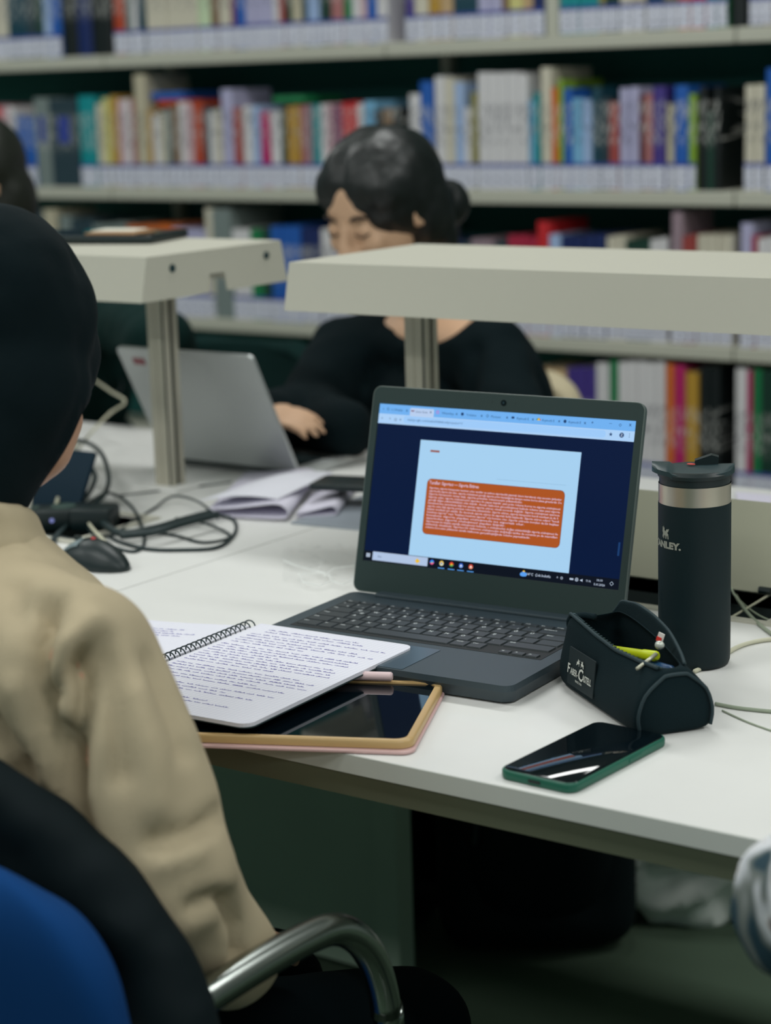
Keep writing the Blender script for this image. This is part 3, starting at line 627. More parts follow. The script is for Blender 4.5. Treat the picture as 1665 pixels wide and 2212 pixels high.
for c, pts in (((230, 190, 40), [(.640, .020), (.646, .036), (.634, .036)]), ((40, 130, 80), [(.640, .020), (.634, .036), (.630, .032)]), ((190, 50, 40), [(.640, .020), (.650, .034), (.646, .036)])):
    m = MB(); m.add([Sc(a, b, 7) for a, b in pts], [(0, 1, 2)]); m.build('drive_tab_icon', screen_mat('icon %d' % c[0], c), disp_)
stext('avatar_letter', [('Z', .954, .096, .012, 'CENTER', .02)], wh, 8)
stext('heading', [('Taraflar: Sigortacı — Sigorta Ettiren', .238, .480, .0165, 'LEFT', .02, .198)], lt)
BT_ = ['Sigortacı, sigorta himayesini teminat eden taraftır ve sadece sigortacılık yapmak üzere kurulmuş olan anonim şirketler',
 'sigortacılık yapma izni alan, sigorta sözleşmesi gereği sigorta primi karşılığında himaye verme borcu altına girenlerdir. De',
 'Sigorta himayesini sunan kişi, sigorta priminin ödenmesiyle yükümlüdür.',
 'Sigorta eden, sigorta sözleşmesini sigortacı ile yapan kişidir, yani prim ödeme borcu ve sigorta sözleşmesi',
 'gereği diğer yükümlülükleri olan kişidir. Ancak rizikonun gerçekleşmesi halinde ödeme alan yani sigorta',
 'himayesinden yararlanan kişi her zaman sigorta ettiren olmak zorunda değildir. Sigorta sözleşmesi uyarınca',
 'sigorta eden kişi sigorta priminin ödemekle yükümlüdür. Sigorta ettiren, sigorta himayesini kendi menfaati ya da 3.',
 'kişinin menfaati için alabilir. Bu durumda sigorta ettiren ile sigortalı farklı kişilerdir. Sigorta ettiren ediyor "kendi',
 'hesabına sigorta" veya "başkası hesabına sigorta" söz konusu olur. Sigorta ettirenin borçları da bir başkası',
 'hesabına sigorta yapılan sözleşmede ise sigortalı olur.',
 'üzerinden sigorta sözleşmesi yapılan kişidir.',
 'Sigortacının bu kişiyle yaptığı sözleşmenin feshinde, o sözleşmeden doğan yükümlülüğü sigorta sözleşmesi ile',
 'üstlenmiş olmaktadır. Sigortacı bir rizikonun sözleşmeden doğduğu tarihe de sorumlu ya da masrafları',
 'ödeme borcunu yüklenen tarafa rizikonun gerçekleştiğinde ödeme yapmaktadır.']
ends = [.759, .760, .612, .757, .757, .757, .755, .757, .757, .628, .555, .758, .757, .655]
bl = []
for i, (s, e) in enumerate(zip(BT_, ends)): bl.append((s, .2405, .508+i*.01895, .0098, 'LEFT', .022, e-.2405))
stext('body_text', bl, lt)
stext('taskbar_text', [('14°C  Çok bulutlu', .657, .975, .0125, 'LEFT', .01, .090), ('TUR', .879, .974, .010), ('10:10', .930, .962, .0105, 'CENTER', .01), ('5.01.2026', .930, .988, .0105, 'CENTER', .01), ('^', .770, .978, .014)], wh)
m = MB()
for a, b, c, d in ((.0105, .952, .0175, .963), (.0188, .952, .0258, .963), (.0105, .965, .0175, .976), (.0188, .965, .0258, .976)): m.add([Sc(*p, 6) for p in R4(a, b, c, d)], [(0, 1, 2, 3)])
iring(m, .845, .967, .0062, .0045); iring(m, .845, .967, .0028, .0014); iring(m, .789, .968, .0045, .003); m.add([Sc(*p, 6) for p in R4(.819, .962, .833, .972)], [(0, 1, 2, 3)])
m.add([Sc(*p, 6) for p in [(.858, .965), (.862, .965), (.867, .958), (.867, .977), (.862, .971), (.858, .971)]], [list(range(6))]); iring(m, .974, .967, .0075, .0058, 4)
m.build('tray_icons', wh, disp_)['kind'] = 'stuff'
for cx, cols in ((.282, ((60, 120, 230), (230, 90, 140), (90, 200, 160))), (.321, ((235, 200, 90), (225, 225, 190), (80, 140, 220))), (.361, ((215, 60, 50), (50, 150, 80), (240, 190, 50))), (.399, ((40, 90, 190), (120, 160, 230), (225, 230, 240))), (.438, ((200, 70, 50), (235, 150, 120), (240, 225, 220)))):
    i = MB(); icon(i, cx, .963, .0085, 20, 6); a = i.build('taskbar_icon', screen_mat('ic%d%d' % cols[0][:2], cols[0]), disp_)
    i = MB(); i.add([Sc(cx, .963, 7)]+[Sc(cx+.0085*cos(t_), .963+.0085*q*sin(t_), 7) for t_ in [k*pi/8 for k in range(0, 8)]], [list(range(9))]); i.build('icon_segment', screen_mat('id%d%d' % cols[1][:2], cols[1]), disp_)
    i = MB(); icon(i, cx, .963, .0035, 12, 8); i.build('icon_centre', screen_mat('ie%d%d' % cols[2][:2], cols[2]), disp_)
m = MB()
for cx in (.321, .361, .399, .438): m.add([Sc(*p, 6) for p in R4(cx-.013, .991, cx+.013, .996)], [(0, 1, 2, 3)])
m.build('taskbar_underline', screen_mat('underline blue', (90, 160, 235)), disp_)
m = MB(); icon(m, .643, .971, .0085); icon(m, .650, .972, .007); icon(m, .637, .973, .0065); m.build('weather_cloud', screen_mat('cloud blue', (90, 160, 240)), disp_)
m = MB(); icon(m, .644, .956, .0045, 14, 5); icon(m, .229, .966, .0045, 4, 7); icon(m, .222, .966, .009, 4, 6); m.build('yellow_marks', screen_mat('sun yellow', (235, 190, 50)), disp_)

# ------------------------------------------------------------------ bottle
Bp = at_z(1499, 1452, T); away = Vector((Bp.x, Bp.y, 0)).normalized(); Bc = Bp+away*.0348; Bc.z = T
zz = lambda py: z_over(Bp, 1499, py)-T
bo = thing('travel_mug', 'tall black insulated travel mug with a steel band, behind the pencil case', 'bottle', Bc)
zb1, zb0 = zz(1056), zz(1098); BR = .0352
MB().lathe([(.030, 0), (.0335, .0015), (.0348, .005), (BR, .012), (BR, zb0)], n=64).build('body', bottle_m, bo, sharp=50)
MB().lathe([(BR-.0003, zb0), (BR-.0003, zb1)], n=64, cap=False).build('steel_band', steel, bo, smooth=True)
lt0 = zb1
MB().lathe([(BR-.0012, lt0-.001), (BR-.001, lt0+.001), (BR-.001, lt0+.0065), (BR+.0004, lt0+.007), (BR+.0006, lt0+.0105), (BR-.003, lt0+.0135), (.02, lt0+.0125)], n=64).build('lid', blackp, bo, sharp=35)
ca = atan2(-Bc.y, -Bc.x)                      # angle from the mug to the camera
lr = Matrix.Rotation(ca, 4, 'Z')
def cyl(a_mm, z): return Vector((cos(a_mm)*(BR+.0004), sin(a_mm)*(BR+.0004), z))
m = MB(); g = []                              # flip lid: a ramped saddle running left to right as seen
nx, ny = 24, 10
def flapf(i, j):
    x_ = -.041+i*.079; hw = sqrt(max(.0, 1-((x_+.002)/.0405)**2))*.0325 if abs(x_+.002) < .0405 else 0
    hw = max(hw, .003); y_ = (j*2-1)*hw
    e = (i-.5); z_ = lt0+.0150+.0035*e*e*4*.9-.004*(j*2-1)**2*.9 + (.002 if i < .25 else 0)
    return lr @ Matrix.Rotation(pi/2, 4, 'Z') @ Vector((x_, -y_, z_))
m.grid(nx, ny, flapf, thick=.0045); m.build('flip_top', M('soft black lid', (30, 52, 56), .4), bo, sharp=50)
m = MB(); pts = [(-.004, 0), (.018, .0), (.019, .011), (.012, .013), (-.004, .0075)]
m.prism(pts, -.019, -.008, lambda a, b, d: lr @ Vector((d, a+.004, lt0+.0115+b))); m.build('lid_hinge', blackp, bo)
m = MB(); m.ell((0, 0, 0), (.0045, .003, .0008)); mm = m.build('red_dot', M('red mark', (190, 50, 40), .5), bo); mm.location = lr @ Vector((-.004, -.0035, lt0+.0165)); mm['label'] = 'small red mark'
def on_mug(m, s, cdeg, z, size, width, bold=.05):
    vs, fs = text2d(s, size, 'CENTER', bold, width, 3)
    m.add([cyl(ca+radians(cdeg)+a/BR, z+b) for a, b in vs], fs)
m = MB(); zl = zz(1190)
on_mug(m, 'STANLEY.', -57, zl, .0088, .044, .06)
eb = [(-5, 0), (-5, 3), (-4.2, 5), (-5.2, 7), (-4.8, 9), (-5, 12), (-3.8, 10.4), (-3, 13), (-2.2, 10.4), (-1.4, 11.4), (-1.6, 8.6), (0, 7.2), (1, 9.5), (5.5, 10.5), (4, 9.3), (5.2, 9), (3.4, 8), (4.6, 7.6), (2.4, 6.5), (4, 5), (4.4, 0), (3, 0), (2.8, 3), (1.8, 3.5), (1.2, 0), (0, 0), (-.2, 3), (-1.8, 3.6), (-2.2, 0), (-3.2, 0), (-3.6, 3)]
m.add([cyl(ca+radians(-51)+a*.00098/BR, zl+.009+b*.00098) for a, b in eb], [list(range(len(eb)))])
m.build('logo_print', M('grey print', (150, 152, 140), .5), bo)

# ------------------------------------------------------------------ pencil case
pa = Vector((-.938, 1.574, T)); pb = Vector((-.794, 1.469, T)); axd = (pb-pa).normalized(); sd = Vector((-axd.y, axd.x, 0))   # sd: away from camera
pc = thing('pencil_case', 'black canvas pencil case standing unzipped beside the travel mug', 'pencil case', pa)
PL = (pb-pa).length
def pcf(u, s, z): return axd*(u*PL)+sd*s+Vector((0, 0, z))
# cross sections along the case: rounded triangle, wide at the bottom
def section(u, hh, wb, wt):
    e = .006
    return [pcf(u, 0+e, .0), pcf(u, -.001, .004), pcf(u, -.003, hh*.35), pcf(u, .004, hh*.7), pcf(u, .5*(wb-wt)-.004, hh*.95), pcf(u, .5*(wb-wt)+.002, hh), pcf(u, .5*(wb+wt)-.002, hh), pcf(u, .5*(wb+wt)+.004, hh*.95), pcf(u, wb-.004, hh*.7), pcf(u, wb+.002, hh*.35), pcf(u, wb, .004), pcf(u, wb-e, .0)]
secs = []
US = [-.06, .0, .05, .2, .4, .6, .8, .95, 1.0]
HH = [.050, .066, .071, .070, .066, .062, .060, .060, .057]
WB = [.055, .066, .070, .072, .073, .073, .073, .073, .073]; WT = [.03, .045, .050, .054, .054, .050, .036, .026, .022]
m = MB(); N = 12
vs = []
for u, hh, wb, wt in zip(US, HH, WB, WT):
    dw = (.073-wb)/2
    vs += [p+sd*dw for p in section(u, hh, wb, wt)]
fs = []
for i in range(len(US)-1):
    for k in range(N):
        if k == 5 and 1 <= i <= 6: continue          # open mouth along the top
        fs.append((i*N+k, i*N+(k+1) % N, (i+1)*N+(k+1) % N, (i+1)*N+k))
fs += [list(range(N)), [(len(US)-1)*N+k for k in range(N)]]
m.add(vs, fs)
def soft(o, lv=2, solid=0):
    if solid: a = o.modifiers.new('t', 'SOLIDIFY'); a.thickness = solid; a.offset = -1
    b = o.modifiers.new('s', 'SUBSURF'); b.levels = lv; b.render_levels = lv
    me = dgmesh(o); old = o.data; o.modifiers.clear(); o.data = me
    me.polygons.foreach_set('use_smooth', [True]*len(me.polygons)); return o
soft(m.build('body', pouch_m, pc), 2, .002)
# raised back lip that bows up, mouth rims and zip
def lip(side, u):
    i = u*6.0; k = min(int(i), 5); f_ = i-k
    uu = US[1+k]*(1-f_)+US[2+k]*f_; hh = HH[1+k]*(1-f_)+HH[2+k]*f_; wt = WT[1+k]*(1-f_)+WT[2+k]*f_
    s = .5*(.073+(1 if side else -1)*wt)
    bow = sin(pi*min(1, u*1.02))**.8
    return uu, s, hh, bow
m = MB()
def backlip(i, j):
    uu, s, hh, bow = lip(1, i*.98); return pcf(uu, s+.004*j*bow, hh-.004+(.004+.012*bow)*j)
vs = []; m.grid(24, 4, backlip); lipo = m.build('back_flap', pouch_m, pc); soft(lipo, 1, .0018)
m = MB(); m.tube(smooth_path([backlip(i/12, 1) for i in range(13)], 4), .0016, 8); m.build('back_piping', M('piping', (22, 46, 52), .7), pc, smooth=True)
m = MB(); fp = [pcf(lip(0, i/12)[0], lip(0, i/12)[1]-.001, lip(0, i/12)[2]+.0005) for i in range(13)]
m.tube(smooth_path(fp, 4), .0018, 8); m.build('front_piping', M('piping', (22, 46, 52), .7), pc, smooth=True)
m = MB()
for i in range(40):
    p = fp[0].lerp(fp[-1], 0); q_ = i/39; a_ = q_*12; k = min(int(a_), 11); p = fp[k].lerp(fp[k+1], a_-k)+sd*.003
    m.box(-.0012, .0012, -.0008, .0008, -.0006, .0006, Matrix.Translation(p))
m.build('zip_teeth', M('zip teeth', (60, 80, 80), .4, metal=.5), pc)
# strap tab at the back left, end cap seam, bright zip end and puller, contents
m = MB(); m.tube(smooth_path([pcf(-.03, .016, .054), pcf(-.0, .014, .064), pcf(.06, .022, .069), pcf(.12, .03, .069)], 5), .0035, 8); m.build('strap_tab', pouch_m, pc, smooth=True)
m = MB(); sec = section(.992, .0535, .067, .020); sec = [p+sd*.003+Vector((0, 0, .0015)) for p in sec][1:-1]; m.tube(smooth_path(sec, 3), .0017, 6); m.build('end_piping', M('piping', (22, 46, 52), .7), pc, smooth=True)
z0 = pcf(.80, .012, .062); z1 = pcf(.86, .043, .066)
m = MB(); m.tube([pcf(.86, .010, .057), pcf(.83, .024, .062), pcf(.80, .034, .065)], .0018, 8)
m.build('zip_end', M('zip metal light', (190, 190, 170), .35, metal=.6), pc, smooth=True)
m = MB(); m.ell(pcf(.77, .040, .071), (.0045, .004, .004)); m.build('zip_puller', M('puller white', (200, 205, 195), .35, metal=.4), pc, smooth=True)
m = MB(); m.box(-.003, .003, -.0006, .0006, 0, .009, Matrix.Translation(pcf(.72, .044, .071)) @ Matrix.Rotation(.3, 4, 'Y')); m.build('fabric_tag', M('white tag', (220, 216, 210), .7), pc)
m = MB(); m.box(-.003, .002, -.0008, .0008, .001, .005, Matrix.Translation(pcf(.72, .0435, .071)) @ Matrix.Rotation(.3, 4, 'Y')); m.build('red_tag', M('red tag', (214, 50, 40), .7), pc)
def pf(a, b, w_=0): # front face print plane: a along the case (m), b up
    u = a/PL; return pcf(u, -.0015+ (.004*max(0, (b-.02)/.03)) -w_, b)
m = MB(); m.prism(rrect(.030, .088, .012, .047, .001, 2), .0012, .0022, lambda a, b, d: pf(a, b, d)); m.build('cloth_patch', M('patch black', (10, 30, 34), .7), pc)
m = MB()
fnp = lambda a, b: pf(a, b, .0034)
put_text(m, fnp, 'F', .033, .0235, .0125, bold=.02); put_text(m, fnp, 'ABER-', .0395, .0235, .0085, bold=.02, width=.0165); put_text(m, fnp, 'C', .0572, .0225, .0155, bold=.02); put_text(m, fnp, 'ASTELL', .0665, .0235, .0085, bold=.02, width=.0195)
put_text(m, fnp, 'SINCE 1761', .059, .0185, .003, 'CENTER', bold=.02)
for dx, sgn in ((-.004, 1), (.004, -1)):      # two little jousting riders
    kn = [(-4, 0), (-3.4, 1.8), (-3.6, 3), (-1.6, 3.4), (-1.2, 5.4), (-.2, 5.8), (.2, 4.6), (3.8, 5.2), (.4, 3.8), (1.8, 3.6), (2.6, 2.4), (1.8, 2), (2.2, 0), (1.4, 0), (.9, 1.6), (-1.8, 1.4), (-2.8, 0)]
    m.add([fnp(.059+dx+sgn*a*.0010, .0345+b*.0011) for a, b in kn], [list(range(len(kn)))])
m.build('logo_print', M('logo white', (205, 208, 200), .6), pc)
# pens inside (things of their own)
for i, (u0_, s0, u1_, s1, zz_, col, lab) in enumerate(((.3, .03, .72, .042, .058, (200, 214, 30), 'neon yellow highlighter inside the open pencil case'), (.2, .036, .85, .046, .050, (30, 70, 110), 'dark blue pen inside the open pencil case'), (.25, .022, .75, .030, .046, (190, 200, 40), 'yellow green pen lying lowest inside the pencil case'))):
    m = MB(); a = pa+pcf(u0_, s0, zz_-.012); b = pa+pcf(u1_, s1, zz_); d = (b-a)
    m.tube([a, a+d*.02, a+d*.7, a+d*.72, b-d*.03, b], [.003, .0042, .0042, .0048, .0048, .003], 12)
    tag(m.build('pen', M('pen %d' % i, col, .35), None, sharp=40), lab, 'pen', None)

# ------------------------------------------------------------------ phone in a green case
p = [at_z(x_, y_, T+.009) for x_, y_ in ((1088, 1650), (1285, 1558), (1437, 1590), (1235, 1700))]
long_ = ((p[1]-p[0])+(p[2]-p[3])).normalized(); long_.z = 0; long_.normalize(); ctr = sum(p, Vector())/4; ctr.z = T
ph = thing('phone', 'black glass phone in a dark green case near the table edge', 'phone', ctr, atan2(long_.y, long_.x))
m = MB(); m.rbox(-.0765, .0765, -.0375, .0375, 0, .0088, .0025, 3, vertical=.011); m.build('case', green_case, ph, sharp=50)
m = MB(); m.rbox(-.0745, .0745, -.0357, .0357, .007, .0092, .0006, 1, vertical=.0095); m.build('screen', black_glass, ph, sharp=50)
m = MB(); m.rbox(-.0775, -.0755, -.006, .006, .003, .006, .0008); m.build('charging_port', darkslot, ph)
m = MB(); m.rbox(.01, .03, -.0382, -.0372, .003, .006, .0004); m.build('side_button', green_case, ph)

# ------------------------------------------------------------------ tablet in a clear beige case with pencil
FRc = Vector((-.945, 1.339, T)); la = Vector((-.909, -.416, 0)).normalized(); sa = Vector((-.409, .912, 0)).normalized()
sa = Vector((la.y, -la.x, 0)); sa = sa if sa.y > 0 else -sa
tc_ = FRc+la*.127+sa*.0885
tb = thing('tablet', 'black tablet in a beige rimmed case, half under the spiral notebook', 'tablet', tc_, atan2(-la.y, -la.x))
hx, hy = .127, .0885
m = MB(); m.rbox(-hx-.004, hx+.002, -hy-.006, hy-.002, .0005, .0035, .001, vertical=.012); m.build('folded_cover', pink, tb)
m = MB()
o_ = rrect(-hx, hx, -hy, hy, .014, 6); i_ = rrect(-hx+.0065, hx-.0065, -hy+.0065, hy-.0065, .010, 6); n = len(o_)
o2 = rrect(-hx+.0015, hx-.0015, -hy+.0015, hy-.0015, .0125, 6)
vs = [Vector((a, b, .004)) for a, b in o_]+[Vector((a, b, .0095)) for a, b in o_]+[Vector((a, b, .0115)) for a, b in o2]+[Vector((a, b, .0112)) for a, b in i_]+[Vector((a, b, .0085)) for a, b in i_]
m.add(vs, [(k*n+i, k*n+(i+1) % n, (k+1)*n+(i+1) % n, (k+1)*n+i) for k in range(4) for i in range(n)]+[list(range(n))[::-1]]); m.build('case', gold_case, tb, sharp=60)
m = MB(); m.prism(rrect(-hx+.006, hx-.006, -hy+.006, hy-.006, .011, 6), .0082, .0096, lambda a, b, d: Vector((a, b, d))); m.build('screen', black_glass, tb)
m = MB()
pe = thing('stylus', 'pale pink stylus pencil lying along the tablet edge under the notebook', 'stylus', at_z(790, 1461, T+.016)-Vector((0, 0, .016+0)), atan2(-la.y, -la.x))
m.tube([(-.03, 0, .0165), (-.029, 0, .0165), (.0245, 0, .0165), (.026, 0, .0165)], [.003, .0044, .0044, .003], 16); m.build('barrel', pen_pink, pe, sharp=40)
m = MB(); m.tube([(-.10, 0, .0165), (-.03, 0, .0165)], [.0043, .0043], 16); m.build('upper_barrel', pen_pink, pe, sharp=40)

# ------------------------------------------------------------------ spiral notebook lying open over tablet and laptop
NZ = T+.0225
A_ = at_z(552, 1345, NZ); B_ = at_z(896, 1395, NZ); Cc = at_z(500, 1560, NZ)
ndx = (B_-A_); ndx.z = 0; PW = ndx.length; ndx.normalize(); ndy = Vector((ndx.y, -ndx.x, 0)); PH = abs((Cc-B_).dot(ndy))
nb = thing('notebook', 'open spiral notebook with blue handwriting, lying across tablet and laptop', 'notebook', A_, 0)
def NP(a, b, z=0): 
    sag = -.004*max(0, -a/.2)**1*1.0 if a < 0 else 0
    return ndx*a+ndy*b+Vector((0, 0, z+sag*(1 if a < 0 else 0)))
def page_mat():
    m = M('squared page', (228, 228, 238), .75); nt = m.node_tree; b = nt.nodes['Principled BSDF']
    tc = nt.nodes.new('ShaderNodeTexCoord'); sp = nt.nodes.new('ShaderNodeSeparateXYZ'); nt.links.new(tc.outputs['Object'], sp.inputs[0])
    outs = []
    for ax in ('X', 'Y'):
        mo = nt.nodes.new('ShaderNodeMath'); mo.operation = 'PINGPONG'; mo.inputs[1].default_value = .0025; nt.links.new(sp.outputs[ax], mo.inputs[0])
        l = nt.nodes.new('ShaderNodeMath'); l.operation = 'LESS_THAN'; l.inputs[1].default_value = .00013; nt.links.new(mo.outputs[0], l.inputs[0]); outs.append(l)
    mx = nt.nodes.new('ShaderNodeMath'); mx.operation = 'MAXIMUM'; nt.links.new(outs[0].outputs[0], mx.inputs[0]); nt.links.new(outs[1].outputs[0], mx.inputs[1])
    mi = nt.nodes.new('ShaderNodeMix'); mi.data_type = 'RGBA'; mi.inputs[6].default_value = lin((228, 228, 238)); mi.inputs[7].default_value = lin((188, 192, 212))
    nt.links.new(mx.outputs[0], mi.inputs[0]); nt.links.new(mi.outputs[2], b.inputs['Base Color']); return m
PM = page_mat()
def rpage(name, x0, x1, z0, z1, mat):
    m = MB(); y1 = PH
    pts = [(x0, 0), (x1-.012, 0)]+[(x1-.012+.012*sin(radians(k*15)), .012-.012*cos(radians(k*15))) for k in range(1, 7)]+[(x1, y1-.012)]+[(x1-.012+.012*cos(radians(k*15)), y1-.012+.012*sin(radians(k*15))) for k in range(1, 7)]+[(x0, y1)]
    if x1 < x0: pts = [(x0, 0), (x1, 0), (x1, y1), (x0, y1)]
    m.prism(pts, z0, z1, lambda a, b, d: NP(a, b, d)); return m.build(name, mat, nb)
rpage('page_block', .007, PW, -.0035, -.0004, paper); rpage('right_page', .007, PW, -.0004, 0, PM)
rpage('back_cover', .007, PW+.001, -.0045, -.0035, M('dark cover card', (30, 50, 52), .6))
def lp(i, j): a = -.007-i*.20; return ndx*a+ndy*(j*PH)+Vector((0, 0, -.004-.012*sin(i*pi*.5)))
m = MB(); m.grid(14, 2, lp, .002); m.build('left_page', PM, nb)
m = MB(); npitch = .0083; nn = int((PH-.02)/npitch)
for k in range(nn):
    y_ = .01+k*npitch
    m.tube([NP(-.011*cos(t_)*.62, y_+.0012*(t_/pi-.5), .0055*sin(t_)-.0005) for t_ in [pi*q_/8-.25 for q_ in range(10)]], .0008, 5)
m.tube([NP(-.006, .006, .003), NP(-.006, PH-.006, .003)], .0006, 5)
m.build('spiral_wire', M('dark wire', (52, 66, 70), .35, metal=.5), nb)
ink = M('blue ink', (104, 98, 184), .6)
hw = MB(); rnd = random.Random(3)
def hand(x0, x1, y, amp=.0011):
    x_ = x0
    while x_ < x1-.004:
        wl = rnd.uniform(.006, .017); xe = min(x_+wl, x1); pts = []; t_ = x_
        ph_ = rnd.random()*6
        while t_ < xe:
            up_ = rnd.choice((.3, .6, 1.0, 1.9))
            pts.append((t_, y-amp*up_)); pts.append((t_+.0006, y+amp*rnd.uniform(.1, .5))); t_ += rnd.uniform(.0011, .0017)
        for (a, b), (c_, d_) in zip(pts, pts[1:]):
            l_ = math.hypot(c_-a, d_-b); nx_, ny_ = -(d_-b)/l_*.00026, (c_-a)/l_*.00026
            hw.add([NP(a-nx_, b-ny_, .0002), NP(c_-nx_, d_-ny_, .0002), NP(c_+nx_, d_+ny_, .0002), NP(a+nx_, b+ny_, .0002)], [(0, 1, 2, 3)])
        x_ = xe+rnd.uniform(.002, .0035)
blocks = [(.018, [(.03, .14), (.03, .15)]), (.036, [(.02, .185), (.02, .12)]), (.052, [(.018, .16), (.018, .185), (.018, .11)]), (.078, [(.014, .18), (.014, .175), (.014, .19), (.014, .10)]), (.108, [(.014, .17), (.014, .182), (.014, .176), (.014, .18), (.014, .12)]), (.15, [(.014, .16), (.014, .18), (.014, .175), (.014, .19)]), (.182, [(.014, .14), (.014, .175)]), (.205, [(.014, .17), (.014, .12), (.014, .16)]), (.24, [(.014, .12), (.014, .15)])]
for y0, lines in blocks:
    for k, (a, b) in enumerate(lines):
        if y0+k*.0075 < PH-.01: hand(a, min(b, PW-.012), y0+k*.0075)
hw.build('handwriting', ink, nb)['kind'] = 'stuff'
hw = MB()
def NPl(a, b, z): i = (-.007-a)/.2; return Vector(lp(i, b/PH))+Vector((0, 0, z+.0003))
NP_r = NP; NP = lambda a, b, z=0: NPl(a, b, z)
for k in range(4): hand(-.18, -.05+rnd.uniform(-.03, .02), .03+k*.008)
for k in range(5): hand(-.18, -.05+rnd.uniform(-.05, .02), .09+k*.008)
hw.build('handwriting', ink, nb)['kind'] = 'stuff'; NP = NP_r

# ------------------------------------------------------------------ silver laptop at the left
a0 = at_z(336, 988, T+.016); a1 = at_z(672, 1012, T+.012); a1.y = (a0.y+a1.y)/2; a0.y = a1.y
lw = abs(a1.x-a0.x); sl = thing('laptop', 'silver laptop seen from behind, its lid toward the left desk lamp', 'laptop', ((a0.x+a1.x)/2, a1.y, T))
th_ = .48; lup = Vector((0, -sin(th_), cos(th_))); ln = Vector((0, -cos(th_), -sin(th_)))
m = MB(); m.prism(rrect(-lw/2, lw/2, 0, .205, .008), 0, .005, lambda a, b, d: Vector((a, -.002, .016))+lup*b+ln*d); m.build('lid', silver, sl, sharp=40)
m = MB(); m.prism(rrect(-lw/2+.006, lw/2-.006, .008, .199, .004), -.0008, 0, lambda a, b, d: Vector((a, -.002, .016))+lup*b+ln*d); m.build('display', black_glass, sl)
m = MB(); m.rbox(-lw/2, lw/2, .002, .170, .002, .015, .003, vertical=.008); m.build('base', silver, sl, sharp=50)
m = MB(); m.rbox(-lw/2+.02, lw/2-.02, .02, .10, .0148, .0155, .0002); m.build('keyboard', blackp, sl)
m = MB(); m.tube([(-lw/2+.03, -.001, .012), (lw/2-.03, -.001, .012)], .006, 10); m.build('hinge', darkslot, sl)
m = MB(); c0 = at_t(290, 795, 2.9)
m.prism(rrect(-.013, .013, -.006, .006, .001), .0050, .0056, lambda a, b, d: Vector((-lw/2+.036+a*.9, -.002, .016))+lup*(.182+b-a*.0)+ln*d); e = m.build('badge', M('red badge', (150, 90, 96), .5), sl); e['label'] = 'small dull red badge'

# ------------------------------------------------------------------ things between the laptops
def sheet(name, c4, bulge, mat, label, cat, thick=.0008, z=0, seg=10, group=None):
    P = [Vector(p) for p in c4]; o = Vector((P[0].x, P[0].y, T))
    m = MB()
    def fn(i, j):
        a = P[0].lerp(P[1], i); b = P[3].lerp(P[2], i); q_ = a.lerp(b, j); q_.z += bulge(i, j); return q_-o
    m.grid(seg, seg, fn, thick); ob = m.build(name, mat, None, smooth=False); ob.location = o
    for pl in ob.data.polygons: pl.use_smooth = True
    ob.data.set_sharp_from_angle(angle=radians(40)); return tag(ob, label, cat, group)
# folded papers: an outline swept backwards
def folded(px_l, px_r, back, label, h=.022, mat=paper_l):
    a = at_z(*px_l, T); b = at_z(*px_r, T); dx = (b-a); wd = dx.length; dx.normalize(); bk = (at_z(*back, T)-b); bk.z = 0
    prof = [(0, .002), (wd*.5, .0018), (wd*.9, .003), (wd*.99, h*.35), (wd*.97, h*.75), (wd*.85, h), (wd*.6, h*.85), (wd*.3, h*.62), (0, h*.5)]
    P = smooth_path([Vector((x_, 0, z_)) for x_, z_ in prof], 5)
    m = MB(); n = len(P); vs = []
    for k, f_ in enumerate((0, .35, .7, 1.0)):
        for q_ in P: vs.append(dx*q_.x+bk*f_+Vector((0, 0, q_.z*(1-.25*f_)+.0005)))
    m.add(vs, [(k*n+i, k*n+i+1, (k+1)*n+i+1, (k+1)*n+i) for k in range(3) for i in range(n-1)])
    o = m.build('folded_papers', mat, None, smooth=True); o.location = (a.x, a.y, T); s_ = o.modifiers.new('t', 'SOLIDIFY'); s_.thickness = .0016
    return tag(o, label, 'papers')
folded((452, 1118), (625, 1128), (690, 1040), 'white papers folded over, bulging beside the black cable loops', .024)
folded((640, 1122), (730, 1118), (780, 1050), 'smaller folded white papers behind the charcoal laptop', .016)
sheet('paper_sheet', [at_z(430, 1082, T+.022), at_z(600, 1078, T+.026), at_z(720, 1020, T+.024), at_z(560, 1036, T+.023)], lambda i, j: .006*sin(pi*i), paper, 'loose white paper sheet on the folded papers', 'paper')
m = MB(); q0 = at_z(655, 1135, T); m.rbox(-.02, .13, 0, .20, .0003, .003, .001); o = m.build('magazine', M('grey cover', (150, 158, 168), .4)); o.location = (q0.x, q0.y+.0, T); o.rotation_euler.z = .1; tag(o, 'thin grey magazine under the folded papers', 'magazine')
q = [at_z(x_, y_, T+.03) for x_, y_ in ((664, 1055), (700, 1026), (800, 1032), (790, 1062))]
d_ = (q[3]-q[0]); m = MB(); m.rbox(0, .15, 0, .07, 0, .009, .002, vertical=.008); o = thing('phone', 'black phone with red corner marks lying on the folded papers', 'phone', q[0]-Vector((0, 0, .003)), .28)
m.build('body', blackp, o, sharp=50); m = MB(); m.box(.085, .10, -.0004, .0, .002, .007); m.box(.088, .098, .01, .03, .009, .0094); m.build('red_marks', M('red marks', (190, 40, 40), .5), o)

